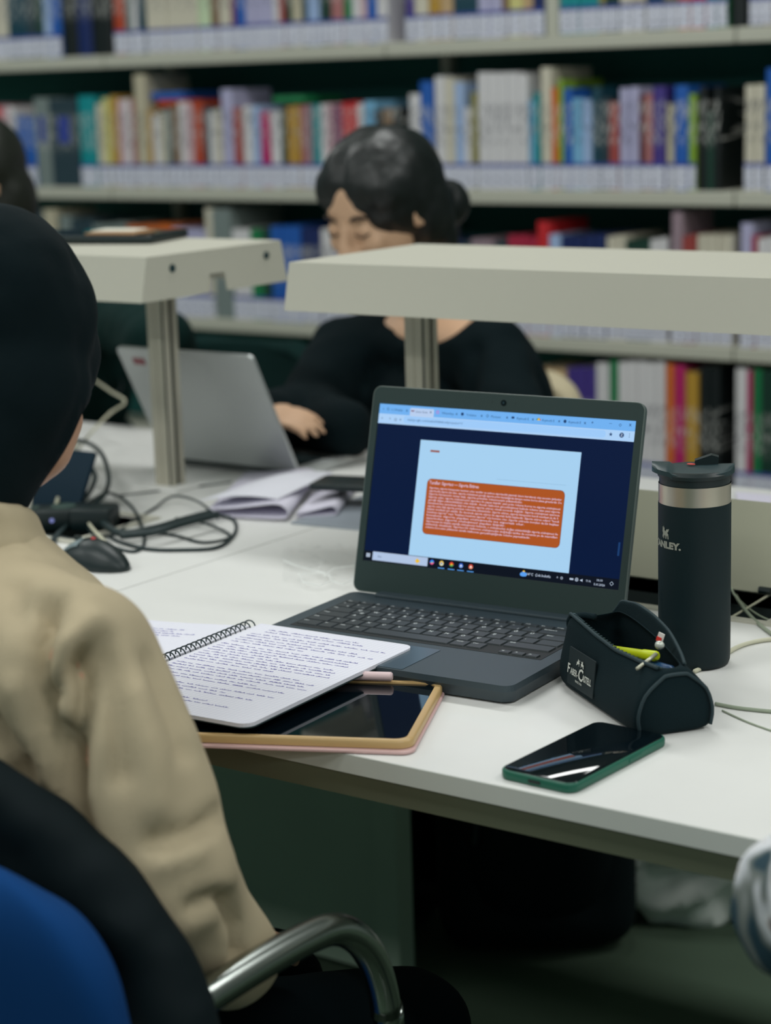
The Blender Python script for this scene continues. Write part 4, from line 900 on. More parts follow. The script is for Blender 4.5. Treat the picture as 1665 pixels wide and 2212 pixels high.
def cable(pts, r, mat, label, name='cable', lift=None, group=None, cat='cable'):
    P = []
    for i, p_ in enumerate(pts):
        z_ = p_[2] if len(p_) > 2 else r*1.1
        P.append(at_z(p_[0], p_[1], T+z_))
    o = P[0].copy(); m = MB(); m.tube([v-o for v in smooth_path(P, 7)], r, 8)
    ob = m.build(name, mat, None, smooth=True); ob.location = o; return tag(ob, label, cat, group)
cable([(95, 1010, .03), (150, 957, .05), (190, 957, .05), (222, 985, .05), (235, 1035, .03), (224, 1070, .02), (200, 1092, .012), (178, 1112, .01)], .0034, blackr, 'thick black cable making the taller arch left of the lamp post')
cable([(100, 1050, .02), (150, 1000, .04), (185, 1002, .04), (205, 1026, .03), (198, 1054, .02), (182, 1078, .012), (165, 1100, .012)], .0036, blackr, 'thick black cable making the smaller inner arch left of the lamp post')
cable([(170, 1105, .01), (230, 1065, .01), (285, 1095, .01), (312, 1160), (296, 1190), (250, 1183), (205, 1160), (180, 1120, .01)], .0022, blackr, 'black cable loop just above the mouse')
cable([(440, 1108, .012), (500, 1120), (508, 1150), (470, 1182), (390, 1188), (320, 1186), (262, 1172), (238, 1160)], .0024, blackr, 'black cable forming the outermost loop near the papers')
cable([(470, 1120, .01), (430, 1085, .012), (375, 1072, .01), (330, 1100), (280, 1130), (255, 1150)], .0018, blackr, 'thin black cable arching back from the cable bundle')
cable([(380, 1120, .008), (440, 1130, .008), (498, 1158), (440, 1172), (375, 1156), (300, 1148), (250, 1146)], .0020, blackr, 'black cable of the inner loop near the papers')
cable([(455, 1108, .012), (400, 1122, .012), (330, 1142, .012), (262, 1152, .012), (220, 1128, .012), (190, 1098, .012)], .0050, blackr, 'thickest black cable at the middle of the tangle')
cable([(470, 1112, .020), (400, 1130, .02), (330, 1150, .018), (262, 1158, .012)], .0045, blackr, 'bunched black cable lying on top of the tangle')
cable([(93, 1192), (125, 1152), (160, 1120, .008), (185, 1100, .012)], .0026, blackr, 'left one of two black cable ends above the mouse')
cable([(112, 1196), (120, 1165), (150, 1130, .008), (186, 1104, .016)], .0026, blackr, 'right one of two black cable ends above the mouse')
cable([(60, 1160), (110, 1158), (180, 1168), (232, 1158), (262, 1150)], .0020, blackr, 'black cable running low behind the mouse')
cable([(245, 1072), (330, 1062), (420, 1052), (500, 1041)], .0012, blackr, 'thin dark lead running straight past the lamp post')
cable([(225, 780, .02), (252, 806, .02), (262, 838, .02), (240, 846, .02), (214, 810, .02)], .0022, blackr, 'black cable curl beside the silver laptop lid')
cable([(205, 822, .08), (240, 846, .08), (270, 868, .07), (235, 895, .05), (180, 955, .04), (152, 1008, .03), (162, 1062, .02), (190, 1128, .012), (235, 1178, .004), (255, 1200), (262, 1225)], .0021, cream_cable, 'cream cable zigzagging down to the mouse')
cable([(166, 950, .05), (145, 1015, .04), (126, 1075, .02), (113, 1116, .016)], .0030, cream_cable, 'short cream cable dropping to the white plug')
# right-hand cables
cable([(1500, 1450), (1545, 1428), (1592, 1398), (1640, 1384), (1700, 1378)], .0022, cream_cable, 'cream cable running right from behind the travel mug')
cable([(1586, 1280, -.01), (1600, 1305, .004), (1625, 1335), (1665, 1368), (1720, 1400)], .0020, M('pale green grey cable', (150, 160, 140), .5), 'grey green cable coming out of the table hatch')
cable([(1575, 1255, .01), (1590, 1290, .0), (1640, 1330), (1700, 1352)], .0012, M('pale green grey cable', (150, 160, 140), .5), 'thinner grey lead beside the hatch cable')
cable([(1545, 1520), (1600, 1530), (1700, 1540)], .0018, M('pale green grey cable', (150, 160, 140), .5), 'grey green cable right of the pencil case')
cable([(1560, 1535), (1620, 1562), (1700, 1590)], .0009, M('pale green grey cable', (150, 160, 140), .5), 'thin grey lead right of the pencil case')
cable([(1560, 1345), (1620, 1310), (1700, 1262)], .0014, cream_cable, 'straight cream lead along the hatch frame')
# clear plastic wrapper
wm = M('clear film', (235, 238, 238), .12, trans=.85, alpha=.16, spec=.6)
wo = at_z(700, 1228, T); m = MB()
def wr(i, j):
    a = at_z(612+i*160, 1190+j*70, T)-wo; nz = noise.noise(Vector((i*5, j*4, 1.3))); return Vector((a.x+.004*nz, a.y+.004*noise.noise(Vector((i*4, j*5, 7))), .003+.011*abs(noise.noise(Vector((i*6, j*5, 4.1))))*1.6*sin(pi*min(1, max(0, i*.96+.02)))))
m.grid(26, 18, wr); o = m.build('plastic_wrapper', wm, None, smooth=True); o.location = wo; tag(o, 'crumpled clear plastic wrapper lying left of the charcoal laptop', 'wrapper')
m = MB()
for pts in ([(612, 1210), (640, 1222), (690, 1235), (712, 1243), (715, 1255), (690, 1265), (655, 1258), (645, 1240), (700, 1237)], [(700, 1245), (720, 1228), (765, 1222)], [(715, 1255), (740, 1262), (765, 1250)]):
    m.tube([at_z(a, b, T+.006)-wo for a, b in pts], .0009, 5)
m.build('folded_edge', M('film edge', (240, 242, 240), .3), o)
# computer mouse
mo = at_z(205, 1222, T); mo_d = (at_z(278, 1226, T)-at_z(140, 1200, T)); ang = atan2(mo_d.y, mo_d.x)
ms = thing('computer_mouse', 'black computer mouse with grey buttons and a red dot by the jacket shoulder', 'mouse', mo, ang)
m = MB(); V, F = ico(); vs = []
for v in V: vs.append(Vector((v.x*.058, v.y*.031*(1-.12*v.x), max(v.z, -.05)*.034*(1-.25*v.x*v.x))))
m.add(vs, F); m.build('shell', blackp, ms, smooth=True)
for s_ in (-1, 1):
    m = MB(); m.grid(6, 4, lambda i, j: Vector((-.045+i*.035, s_*(.003+j*.016), .0345*sqrt(max(.05, 1-((-.045+i*.035)/.058)**2-((.003+j*.016)/.031)**2))*(1-.25*((-.045+i*.035)/.058)**2)+.0008))); m.build('button', M('grey button', (120, 136, 140), .35), ms, smooth=True)
m = MB(); m.ell((-.0, 0, .0345), (.003, .003, .0012)); m.build('red_dot', M('red light', (220, 60, 60), .4), ms)
m = MB(); m.ell((-.028, 0, .031), (.008, .0028, .004)); m.build('scroll_wheel', darkslot, ms)
# power strip with plugs, adapter, dark tablet behind
s0 = at_z(40, 1150, T); s1 = at_z(200, 1142, T); ang = atan2((s1-s0).y, (s1-s0).x)
ps = thing('power_strip', 'black power strip with a white plug beside the jacket collar', 'power strip', s0, ang)
m = MB(); m.rbox(-.12, .10, -.005, .045, 0, .028, .004); m.build('housing', blackp, ps, sharp=40)
for k in range(4):
    m = MB(); m.lathe([(.017, .028), (.017, .0295), (.014, .0295), (.014, .0285)], (-.09+k*.05, .02, 0), 20); m.build('socket', M('socket grey', (70, 90, 84), .4), ps)
m = MB(); m.rbox(-.012, .018, .004, .034, .0285, .045, .003); m.build('white_plug', M('plug white', (214, 212, 200), .4), ps, sharp=40)
m = MB(); m.ell((.045, -.006, .015), (.003, .0015, .003)); m.build('pilot_light', M('pilot light', (150, 160, 230), .4, emit=.6), ps)
ad = at_z(205, 1150, T); m = MB(); m.rbox(-.035, .02, 0, .05, 0, .03, .005); o = m.build('power_adapter', blackp, None, sharp=40); o.location = ad; o.rotation_euler.z = ang-.3; tag(o, 'black power adapter brick among the tangled cables', 'adapter')
t0 = at_z(95, 1108, T); ta = thing('tablet', 'dark navy tablet standing tilted behind the power strip', 'tablet', t0, .0)
m = MB(); tl = .5; m.rbox(-.13, .06, 0, .007, 0, .095, .002, mat=Matrix.Rotation(-tl, 4, 'X')); m.build('body', M('navy shell', (8, 38, 54), .6, spec=.2), ta, sharp=40)
m = MB(); m.rbox(-.08, .02, .001, .06, 0, .006, .001, mat=Matrix.Translation((0, .0, 0))); m.build('stand_foot', blackp, ta)
# tablet, card lying on top of the left lamp
k0 = at_z(300, 522, FZ); bt = thing('tablet', 'thick black tablet lying on top of the left desk lamp', 'tablet', (k0.x-.035, k0.y-.0, FZ), .28)
m = MB(); m.rbox(-.16, .078, -.06, .075, 0.0005, .0125, .003, vertical=.01); m.build('body', blackp, bt, sharp=50)
m = MB(); m.rbox(-.15, .068, -.052, .067, .0118, .0128, .0003); m.build('screen', black_glass, bt)
k1 = at_z(262, 500, FZ+.016); m = MB(); m.rbox(-.045, .04, -.03, .03, 0, .003, .001); o = m.build('card_wallet', M('tan leather', (170, 130, 90), .6)); o.location = (k1.x, k1.y, FZ+.013); o.rotation_euler.z = .2; tag(o, 'small tan card wallet on the black tablet', 'wallet')
m = MB(); m.rbox(-.04, .03, -.02, .03, 0, .0015, .0004); o = m.build('paper_card', M('card white', (222, 220, 206), .7)); o.location = (k1.x-.01, k1.y+.01, FZ+.0162); o.rotation_euler.z = .3; tag(o, 'white paper card lying on the tan wallet', 'card')
# right edge: papers and a dark laptop
sheet('paper_sheet', [at_z(1588, 1062, T+.004), at_z(1740, 1075, T+.004), at_z(1790, 1150, T+.004), at_z(1600, 1112, T+.004)], lambda i, j: .004*sin(pi*i)*sin(pi*j), paper_l, 'white paper sheets behind the travel mug at the right edge', 'paper', .003)
rl = at_z(1655, 1242, T); m = MB(); m.rbox(0, .30, 0, .20, .001, .019, .003, vertical=.01); o = m.build('laptop', M('dark grey shell', (96, 104, 108), .4), None, sharp=50); o.location = (rl.x, rl.y-.02, T); tag(o, 'closed dark grey laptop at the right edge behind the hatch', 'laptop')

# ------------------------------------------------------------------ bags under the table
bx = at_z(1105, 2088, 0)
bp = thing('backpack', 'black backpack standing on the floor under the table', 'backpack', (bx.x-.02, bx.y+.11, 0), .62)
m = MB(); m.ell((0, 0, .25), (.15, .09, .255)); m.rbox(-.155, .150, -.085, .085, .004, .44, .05, 4); m.ell((0, -.02, .06), (.155, .085, .06))
remesh(m, 'body', coat_m, bp, .012, 8); bp.children[0].matrix_parent_inverse = Matrix()
m = MB(); m.ell((0, -.07, .17), (.115, .045, .13)); b2 = remesh(m, 'front_pocket', coat_m, bp, .01, 4); b2.matrix_parent_inverse = Matrix()
m = MB(); m.tube(smooth_path([(-.1, -.107, .2), (-.08, -.112, .29), (0, -.108, .31), (.08, -.112, .29), (.1, -.107, .2)], 6), .003); m.build('zip', M('zip grey', (30, 44, 46), .4), bp)
m = MB(); m.tube(smooth_path([(-.04, .02, .49), (-.03, .02, .54), (.03, .02, .54), (.04, .02, .49)], 6), .007); m.build('handle', coat_m, bp)
m = MB(); m.tube(smooth_path([(.12, .03, .42), (.19, .04, .28), (.16, .03, .08)], 6), .012); m.build('shoulder_strap', coat_m, bp, smooth=True)
m = MB(); m.ell((-.03, -.088, .36), (.008, .004, .008)); m.build('badge', M('grey badge', (120, 150, 146), .4, metal=.5), bp)
sb = at_z(1440, 1985, 0)
sv = thing('tote_bag', 'crumpled silver white bag lying on the floor behind the backpack', 'bag', (sb.x-.0, sb.y+.06, 0), .5)
m = MB(); V, F = ico(); bm = bmesh.new(); bmesh.ops.create_icosphere(bm, subdivisions=5, radius=1); vs = []
for v in bm.verts:
    d = v.co; k = 1+.22*(1-abs(noise.noise(d*1.9+Vector((3, 1, 2))))*3.2)+.04*noise.noise(d*5)
    vs.append(Vector((d.x*.19*k*(1+.15*d.z), d.y*.10*k, max((d.z*.15*k*(1+.3*d.x))+.125, .0))))
m.add(vs, [[v.index for v in f.verts] for f in bm.faces]); bm.free(); m.build('body', M('silver fabric', (246, 248, 242), .45), sv, smooth=True)
m = MB(); m.tube(smooth_path([(-.06, 0, .22), (-.05, .01, .33), (.05, .01, .33), (.06, 0, .22)], 6), .006); m.build('handle', M('silver fabric', (176, 180, 172), .38), sv, smooth=True)

# ------------------------------------------------------------------ chairs
def chair(x, y, rz, cloth, label, frame, arm=True, back_w=.22, back_z=.78, group=None, back_y=-.215, arm_z=0, back_x=0):
    c = thing('chair', label, 'chair', (x, y, 0), rz, group)   # faces local +Y
    m = MB(); m.ell((0, 0, .44), (.235, .225, .04)); m.rbox(-.21, .21, -.2, .2, .405, .455, .02); remesh(m, 'seat', cloth, c, .012, 4).matrix_parent_inverse = Matrix()
    m = MB(); n_ = 14
    def bk(i, j):
        a = (i*2-1); z_ = .52+j*(back_z-.52); wd = back_w*(1-.0*j); r_ = .09
        zc = back_z-r_; k = 0
        if z_ > zc: k = r_-sqrt(max(0, r_*r_-(z_-zc)**2))
        if z_ < .52+.06: k = max(k, .06-sqrt(max(0, .0036-(.58-z_)**2)))
        return Vector((back_x+a*(wd-k), back_y+.035*(1-a*a)*-1-.05*(j), z_))
    m.grid(n_, 16, bk)
    o = m.build('backrest', cloth, c); s_ = o.modifiers.new('t', 'SOLIDIFY'); s_.thickness = .045; s_.offset = 0
    b_ = o.modifiers.new('b', 'SUBSURF'); b_.levels = 2; b_.render_levels = 2
    for p_ in o.data.polygons: p_.use_smooth = True
    R_ = .0135
    for s_ in (-1, 1):
        m = MB(); X = s_*.235
        if arm:
            m.tube(smooth_path([(X*.9, -.24, .60), (X, -.20, .655), (X, -.05, .665), (X, .10, .668), (X, .17, .655), (X, .215, .60), (X, .23, .50), (X, .235, .3), (X, .24, .05), (X, .20, .015), (X, 0, .014), (X, -.22, .014)], 8), R_, 16)
        else:
            m.tube(smooth_path([(X, .2, .40), (X, .21, .2), (X, .22, .014)], 4), R_, 12); m.tube(smooth_path([(X*.9, -.26, .6), (X, -.22, .4), (X, -.24, .014)], 4), R_, 12)
        m.v = [v+Vector((0, 0, arm_z if v.z > .55 else 0)) for v in m.v]; m.build('side_frame', frame, c, smooth=True)
    m = MB(); m.tube([(-.235, -.17, .40), (.235, -.17, .40)], .011, 10); m.tube([(-.235, .17, .40), (.235, .17, .40)], .011, 10); m.tube([(-.2, -.245, .36), (-.2, -.26, .62)], .01, 8); m.tube([(.2, -.245, .36), (.2, -.26, .62)], .01, 8)
    m.build('cross_frame', frame, c, smooth=True)
    return c
bk_ = at_y(285, 2200, .94); chair(-1.155, 1.03, 0, blue_cloth, 'blue upholstered chair with curved chrome armrests in the foreground', chrome, back_z=at_y(20, 1885, .92).z+.020, back_w=.20, back_x=bk_.x-.20+.018+1.155, back_y=-.085, arm_z=-.02)
chair(at_y(1268, 880, 3.09).x-.255, 2.86, pi, M('cream upholstery', (190, 178, 148), .8), 'cream chair behind the woman in the black top', chrome, arm=False, back_w=.235, back_z=.775)
chair(-2.72, 3.0, pi, teal_cloth, 'dark chair of the person at the far left', blackp, arm=False)
chair(-.16, 1.0, 0, blue_cloth, 'blue chair of the person at the right edge', chrome)

# ------------------------------------------------------------------ people
def person(label, loc): return thing('person', label, 'person', loc)
def hand_blobs(m, wrist, pdir, pnorm, s=1, curl=.5, side=1, spread=1):
    # palm + five separate fingers; pdir = towards fingers, pnorm = back of the hand, side=+1 thumb to the left of pdir x pnorm
    pd = pdir.normalized(); pn = (pnorm-pd*pnorm.dot(pd)).normalized(); sd_ = pd.cross(pn)*side
    for k in range(4):
        off = sd_*((k-1.5)*.019*s)
        m.cap(wrist+off*.5, wrist+pd*.075*s+off, .014*s, .0125*s)
    for k, ln_ in enumerate((.070, .078, .073, .058)):
        b = wrist+pd*.078*s+sd_*((k-1.5)*.0205*s); d = (pd+sd_*(k-1.5)*.06*spread).normalized()
        for seg, f_ in enumerate((.45, .32, .25)):
            d = (d-pn*curl*(.45+.25*seg)).normalized(); e = b+d*ln_*f_*s*1.05; m.cap(b, e, (.0088-.0007*seg)*s, (.0082-.0007*seg)*s); b = e
    b = wrist+pd*.022*s-sd_*.030*s
    m.cap(wrist+pd*.01*s-sd_*.012*s, b, .014*s, .012*s); d = (pd*.75-sd_*.6-pn*.2).normalized(); e = b+d*.034*s; m.cap(b, e, .0115*s, .010*s); d = (d+pd*.4).normalized(); m.cap(e, e+d*.028*s, .010*s, .0082*s)
def head_blobs(m, c, R, s=1.0, ears=True):
    P = lambda x_, y_, z_: c+R @ Vector((x_, y_, z_))*s
    m.ell(P(0, -.008, .02), (.073*s, .092*s, .088*s), R); m.ell(P(0, .018, -.015), (.062*s, .068*s, .080*s), R)
    m.ell(P(0, .035, -.062), (.048*s, .046*s, .042*s), R); m.ell(P(0, .060, -.088), (.022*s, .018*s, .018*s), R)      # jaw, chin
    m.ell(P(0, .060, .030), (.050*s, .024*s, .022*s), R)                                                            # brow
    m.cap(P(0, .086, .012), P(0, .104, -.024), .0085*s, .0125*s); m.ell(P(-.011, .096, -.027), (.008*s,)*3); m.ell(P(.011, .096, -.027), (.008*s,)*3)
    for q_ in (-1, 1):
        m.ell(P(q_*.032, .070, -.018), (.022*s, .018*s, .022*s), R)                                               # cheeks
        m.ell(P(q_*.031, .078, .008), (.0145*s, .010*s, .0095*s), R)                                              # lids
        if not ears: continue
        for a in range(12):
            t_ = a/11*4.6-.9; m.ell(P(q_*.0765, -.004-.012*cos(t_)+.0, -.006+.027*sin(t_)), (.0048*s, .0055*s, .0055*s), R)
        m.ell(P(q_*.072, -.002, -.010), (.006*s, .012*s, .020*s), R)
    m.ell(P(0, .083, -.052), (.022*s, .010*s, .006*s), R); m.ell(P(0, .081, -.061), (.019*s, .010*s, .006*s), R)
    return P
def face_parts(P, R, par, s=1.0, lips=True, lashes=True):
    for q_ in (-1, 1):
        m = MB(); m.tube(smooth_path([P(q_*.016, .0845, .026), P(q_*.03, .086, .032), P(q_*.049, .072, .027)], 4), [.0018+.0016*sin(pi*k/8) for k in range(9)], 8); reloc(m, par).build('eyebrow', brow, par, smooth=True)
        if not lashes: continue
        m = MB(); m.tube(smooth_path([P(q_*.018, .0855, .003), P(q_*.031, .0885, -.0005), P(q_*.044, .080, .003)], 4), .0012, 6); reloc(m, par).build('eyelashes', brow, par, smooth=True)
    if lips:
        m = MB(); m.ell(P(0, .0905, -.052), (.019, .004, .0035), R); m.ell(P(0, .089, -.060), (.016, .004, .004), R); reloc(m, par).build('lips', lipm, par, smooth=True)
def reloc(m, par):
    m.v = [v-par.location for v in m.v]; return m
def fold_fn(lines, nscale=9, namp=.006, seed=0):
    L_ = [([Vector(p_) for p_ in pts], wd, dp) for pts, wd, dp in lines]
    def f(co, n):
        d = namp*noise.noise(co*nscale+Vector((seed, 0, 0)))+namp*.4*noise.noise(co*nscale*2.7)
        for pts, wd, dp in L_:
            best = 9
            for a, b in zip(pts, pts[1:]):
                ab = b-a; t_ = max(0, min(1, (co-a).dot(ab)/ab.length_squared)); best = min(best, (co-(a+ab*t_)).length)
            if best < wd*3: d -= dp*math.exp(-(best/wd)**2)
        return d
    return f
# --- P1: foreground person in head scarf and khaki jacket
p1 = person('person in black head scarf and khaki jacket, seen from behind at the table', (-1.12, 1.10, 0))
hc = at_t(0, 765, 1.70); fdir = FWD+RT*.03; fdir.z = -.30; R1 = frame_to(fdir)
shR = at_t(150, 1430, 1.50); shL = Vector((-1.36, 1.10, .875)); nk = at_t(-125, 1130, 1.63)
elR = at_t(350, 1890, 1.50); wrR = at_t(500, 2085, 1.64)
chest = Vector((-1.20, 1.075, .78)); hip = Vector((-1.17, 1.06, .56))
m = MB(); P = head_blobs(m, hc, R1, 1.02, False)
m.cap(at_t(140, 905, 1.70), at_t(100, 975, 1.69), .017, .022); m.cap(at_t(100, 975, 1.69), at_t(50, 1025, 1.69), .022, .018); m.cap(hc+R1 @ Vector((0, -.02, -.06)), nk, .05, .058); m.ell(chest, (.13, .08, .15)); m.ell(hip, (.14, .10, .10)); m.cap(nk-Vector((0, 0, .05)), shR, .045, .035); m.cap(nk-Vector((0, 0, .05)), shL, .045, .035)
m.cap(shR, elR, .034, .032); m.cap(elR, wrR, .032, .026)
elL = Vector((-1.40, 1.16, .66)); wrL = Vector((-1.19, 1.30, .60)); m.cap(shL, elL, .046, .04); m.cap(elL, wrL, .038, .028)
hand_blobs(m, wrR, Vector((-.4, .8, -.1)), Vector((.3, 0, 1)), 1, .6, 1)
hL = at_t(392, 1930, 1.68); m.cap(wrL, hL+Vector((-.09, -.03, -.01)), .028, .026); hand_blobs(m, hL+Vector((-.085, -.045, -.005)), Vector((.75, .45, .05)), Vector((.2, 0, 1)), 1, .35, -1)
for X in (-1.09, -1.27): m.cap((X, 1.08, .49), (X+.03, 1.48, .385), .07, .052); m.cap((X+.03, 1.48, .385), (X+.03, 1.50, .10), .050, .038)
body1 = remesh(m, 'body', skin, p1, .0055, 5); face_parts(P, R1, p1, lashes=False)
# jacket
m = MB()
m.ell(chest+Vector((0, -.0, 0)), (.185, .13, .20)); m.ell(hip+Vector((0, 0, .04)), (.185, .15, .16)); m.ell(chest.lerp(hip, .5), (.178, .135, .15))
m.cap(nk-Vector((0, 0, .065)), shR-Vector((0, 0, .0)), .070, .066); m.cap(nk-Vector((0, 0, .065)), shL, .07, .064)
sl1 = at_t(272, 1640, 1.50)
m.cap(shR, sl1, .066, .061); m.cap(sl1, elR, .061, .060); m.cap(elR, at_t(480, 2065, 1.60), .058, .045); m.cap(shL, elL, .064, .055); m.cap(elL, wrL, .055, .042)
from mathutils.bvhtree import BVHTree
def crease(o, lines, nscale, namp, seed):
    me = o.data; inv = Matrix.Translation((0, 0, 0)); bv = BVHTree.FromPolygons([v.co for v in me.vertices], [list(p.vertices) for p in me.polygons])
    L_ = []
    for pts, wd, dp in lines:
        q_ = []
        for a, b in zip(pts, pts[1:]):
            for k in range(5):
                h_ = bv.ray_cast(CAM, ray(a[0]+(b[0]-a[0])*k/5, a[1]+(b[1]-a[1])*k/5).normalized())
                if h_[0] is not None: q_.append(h_[0])
        if len(q_) > 1: L_.append((q_, wd, dp))
    f = fold_fn(L_, nscale, namp, seed); me.update(); ns = [v.normal.copy() for v in me.vertices]
    for v, n in zip(me.vertices, ns): v.co = v.co+n*f(v.co, n)
    me.update()
jk = remesh(m, 'jacket', jacket_m, p1, .007, 8)
crease(jk, [(((96, 1288), (73, 1376), (69, 1472), (88, 1568), (127, 1684), (160, 1800)), .013, .030), (((192, 1415), (184, 1472), (161, 1568), (142, 1699), (165, 1820)), .012, .028),
  (((165, 1434), (115, 1507), (92, 1530)), .007, .014), (((140, 1400), (130, 1480), (120, 1560)), .012, -.010), (((230, 1376), (246, 1434), (250, 1560), (262, 1700)), .009, .009), (((200, 1340), (160, 1380)), .012, -.008),
  (((330, 1430), (370, 1540), (400, 1640)), .010, .008), (((290, 1500), (330, 1640), (340, 1760)), .012, -.008), (((330, 1820), (420, 1800), (490, 1750)), .008, .009), (((350, 1870), (440, 1830)), .010, -.006),
  (((420, 1960), (470, 1940), (505, 1950)), .008, .012), (((500, 1960), (520, 2010), (515, 2080)), .008, .012), (((20, 1250), (30, 1350), (20, 1460)), .012, .008), (((60, 1180), (160, 1215)), .010, -.004), (((0, 1560), (60, 1640), (70, 1740)), .012, .014)], 8, .007, 5)
bv = BVHTree.FromPolygons([v.co for v in jk.data.vertices], [list(p.vertices) for p in jk.data.polygons])
for v in body1.data.vertices:
    if v.co.z < nk.z-.03:
        h_, n_, i_, d_ = bv.find_nearest(v.co)
        if h_ is not None and d_ < .08 and (v.co-h_).dot(n_) > -.020 and (v.co-wrR).length > .10 and (v.co-hL).length > .16 and v.co.z > .5: v.co = h_-n_*.020
m = MB()
ncol = nk+Vector((-.0, .0, .0))
for rr_, dz, rad in ((.062, -.020, .024), (.058, .006, .019)):
    for k in range(28):
        a = 2*pi*k/28; m.ell(ncol+Vector((rr_*1.12*cos(a), rr_*sin(a)*1.05, dz+.018*-sin(a))), (rad, rad, rad*1.15))
remesh(m, 'collar', jacket_m, p1, .006, 5, fold_fn([], 14, .004, 2))
# head scarf with a face opening, draped to the collar
m = MB()
m.ell(hc+R1 @ Vector((0, -.016, .026)), (.086, .100, .100), R1); m.ell(hc+R1 @ Vector((0, -.03, -.03)), (.082, .082, .10), R1)
m.cap(hc+R1 @ Vector((0, -.035, -.05)), nk+Vector((-.015, -.01, .0)), .072, .070); m.ell(hc+R1 @ Vector((0, .03, -.115)), (.055, .05, .035), R1); m.ell(hc+R1 @ Vector((0, .028, .0)), (.081, .080, .08), R1)
o = remesh(m, 'head_scarf', hijab_m, p1, .005, 5, fold_fn([([hc+R1 @ Vector((.09, .02-k*.02, .05-k*.05)) for k in range(4)], .012, .004), ([hc+R1 @ Vector((.07, -.03-k*.01, .07-k*.06)) for k in range(4)], .012, .004)], 11, .005, 9))
def cut(o, test):
    bm = bmesh.new(); bm.from_mesh(o.data); dead = [v for v in bm.verts if test(v.co)]; bmesh.ops.delete(bm, geom=dead, context='VERTS')
    for it in range(25):
        new = {}
        for v in bm.verts:
            if v.is_boundary:
                nb_ = [e.other_vert(v).co for e in v.link_edges if e.is_boundary]
                if len(nb_) == 2: new[v] = v.co*.4+(nb_[0]+nb_[1])*.3
        for v, c_ in new.items(): v.co = c_
    bm.to_mesh(o.data); bm.free(); o.data.polygons.foreach_set('use_smooth', [True]*len(o.data.polygons))
R1i = R1.inverted()
def opening(co):
    q_ = R1i @ (co-hc)
    if q_.y > .050 and ((q_.x/.052)**2+((q_.z+.02)/.085)**2) < 1: return True
    return q_.y > -.040 and q_.x > 0 and -.19 < q_.z and co.z < hc.z-.042 and q_.x*.797-q_.z*.604 > .0540
cut(o, opening)
s_ = o.modifiers.new('t', 'SOLIDIFY'); s_.thickness = .003; s_.offset = -1
# trousers and shoes
m = MB(); m.ell((-1.17, 1.06, .51), (.17, .15, .080))
for X in (-1.09, -1.27): m.cap((X, 1.08, .495), (X+.03, 1.48, .39), .080, .064); m.cap((X+.03, 1.48, .39), (X+.03, 1.51, .09), .062, .05)
remesh(m, 'trousers', trouser, p1, .009, 6, fold_fn([], 10, .006, 4))
for X in (-1.06, -1.24):
    m = MB(); m.cap((X, 1.47, .045), (X, 1.64, .035), .045, .036); m.box(X-.04, X+.04, 1.43, 1.67, 0.001, .02); remesh(m, 'shoe', blackp, p1, .008, 3)
# black coat hung over the blue chair back
m = MB()
cs = [at_t(a, b, 1.44) for a, b in ((-160, 1690), (-20, 1720), (80, 1780), (190, 1890), (280, 2000), (345, 2110), (380, 2230), (390, 2380))]
for a, b in zip(cs, cs[1:]): m.cap(a, b, .028, .030)
cs2 = [at_t(a, b, 1.455) for a, b in ((-160, 1780), (0, 1810), (110, 1880), (200, 1990), (270, 2100), (310, 2240))]
for a, b in zip(cs2, cs2[1:]): m.cap(a, b, .03, .03)
m.ell((-1.12, .985, .60), (.22, .034, .22)); m.cap((-1.28, .985, .74), (-.98, .985, .66), .035, .04)
co = remesh(m, 'coat', coat_m, None, .008, 6, fold_fn([], 12, .008, 8)); tag(co, 'black coat hung between the khaki jacket and the blue chair back', 'coat')

# --- P2: woman opposite
p2 = person('woman with dark parted hair in a black top, looking down at the silver laptop', (-1.86, 2.70, 0))
h2 = at_t(822, 455, 3.16); f2 = Vector((-.12, -1, -.45)); R2 = frame_to(f2)
n2 = at_t(925, 655, 3.22); cz = Vector((-1.80, 2.70, .78))
sR = at_t(745, 765, 3.30); sL = at_t(1060, 770, 3.12); eR = at_t(672, 900, 3.18); hR = at_t(520, 902, 2.99); eL = at_t(1120, 960, 3.0)
m = MB(); P2 = head_blobs(m, h2, R2, 1.0)
m.cap(h2+R2 @ Vector((0, -.02, -.07)), n2, .048, .055); m.ell(n2-Vector((0, 0, .055)), (.12, .07, .05)); m.ell(cz, (.15, .095, .18)); m.ell((-1.80, 2.78, .56), (.16, .12, .12))
m.cap(n2-Vector((0, 0, .05)), sR, .05, .045); m.cap(n2-Vector((0, 0, .05)), sL, .05, .045); m.cap(sR, eR, .042, .036); m.cap(eR, hR, .034, .024); m.cap(sL, eL, .042, .036); wL2 = Vector((eL.x-.08, eL.y-.02, T+.04)); m.cap(eL, wL2, .035, .025)
hand_blobs(m, hR, RT*.9+Vector((0, 0, .02))-FWD*.25, Vector((0, 0, 1))-FWD*.3, .82, .55, 1)
hand_blobs(m, wL2, Vector((-1, -.2, -.05)), Vector((0, 0, 1)), .95, .4, 1)
for X in (-1.72, -1.90): m.cap((X, 2.78, .50), (X, 2.44, .49), .07, .052); m.cap((X, 2.44, .49), (X, 2.46, .1), .05, .038)
remesh(m, 'body', skin2, p2, .0055, 4); face_parts(P2, R2, p2)
m = MB()
for s_ in (-1, 1):
    m.ell(h2+R2 @ Vector((s_*.020, -.022, .034)), (.070, .099, .094), R2); m.ell(h2+R2 @ Vector((s_*.038, -.045, -.01)), (.052, .062, .078), R2)
m.ell(h2+R2 @ Vector((.050, .012, .050)), (.034, .056, .045), R2); m.ell(h2+R2 @ Vector((-.050, .012, .050)), (.034, .056, .045), R2)
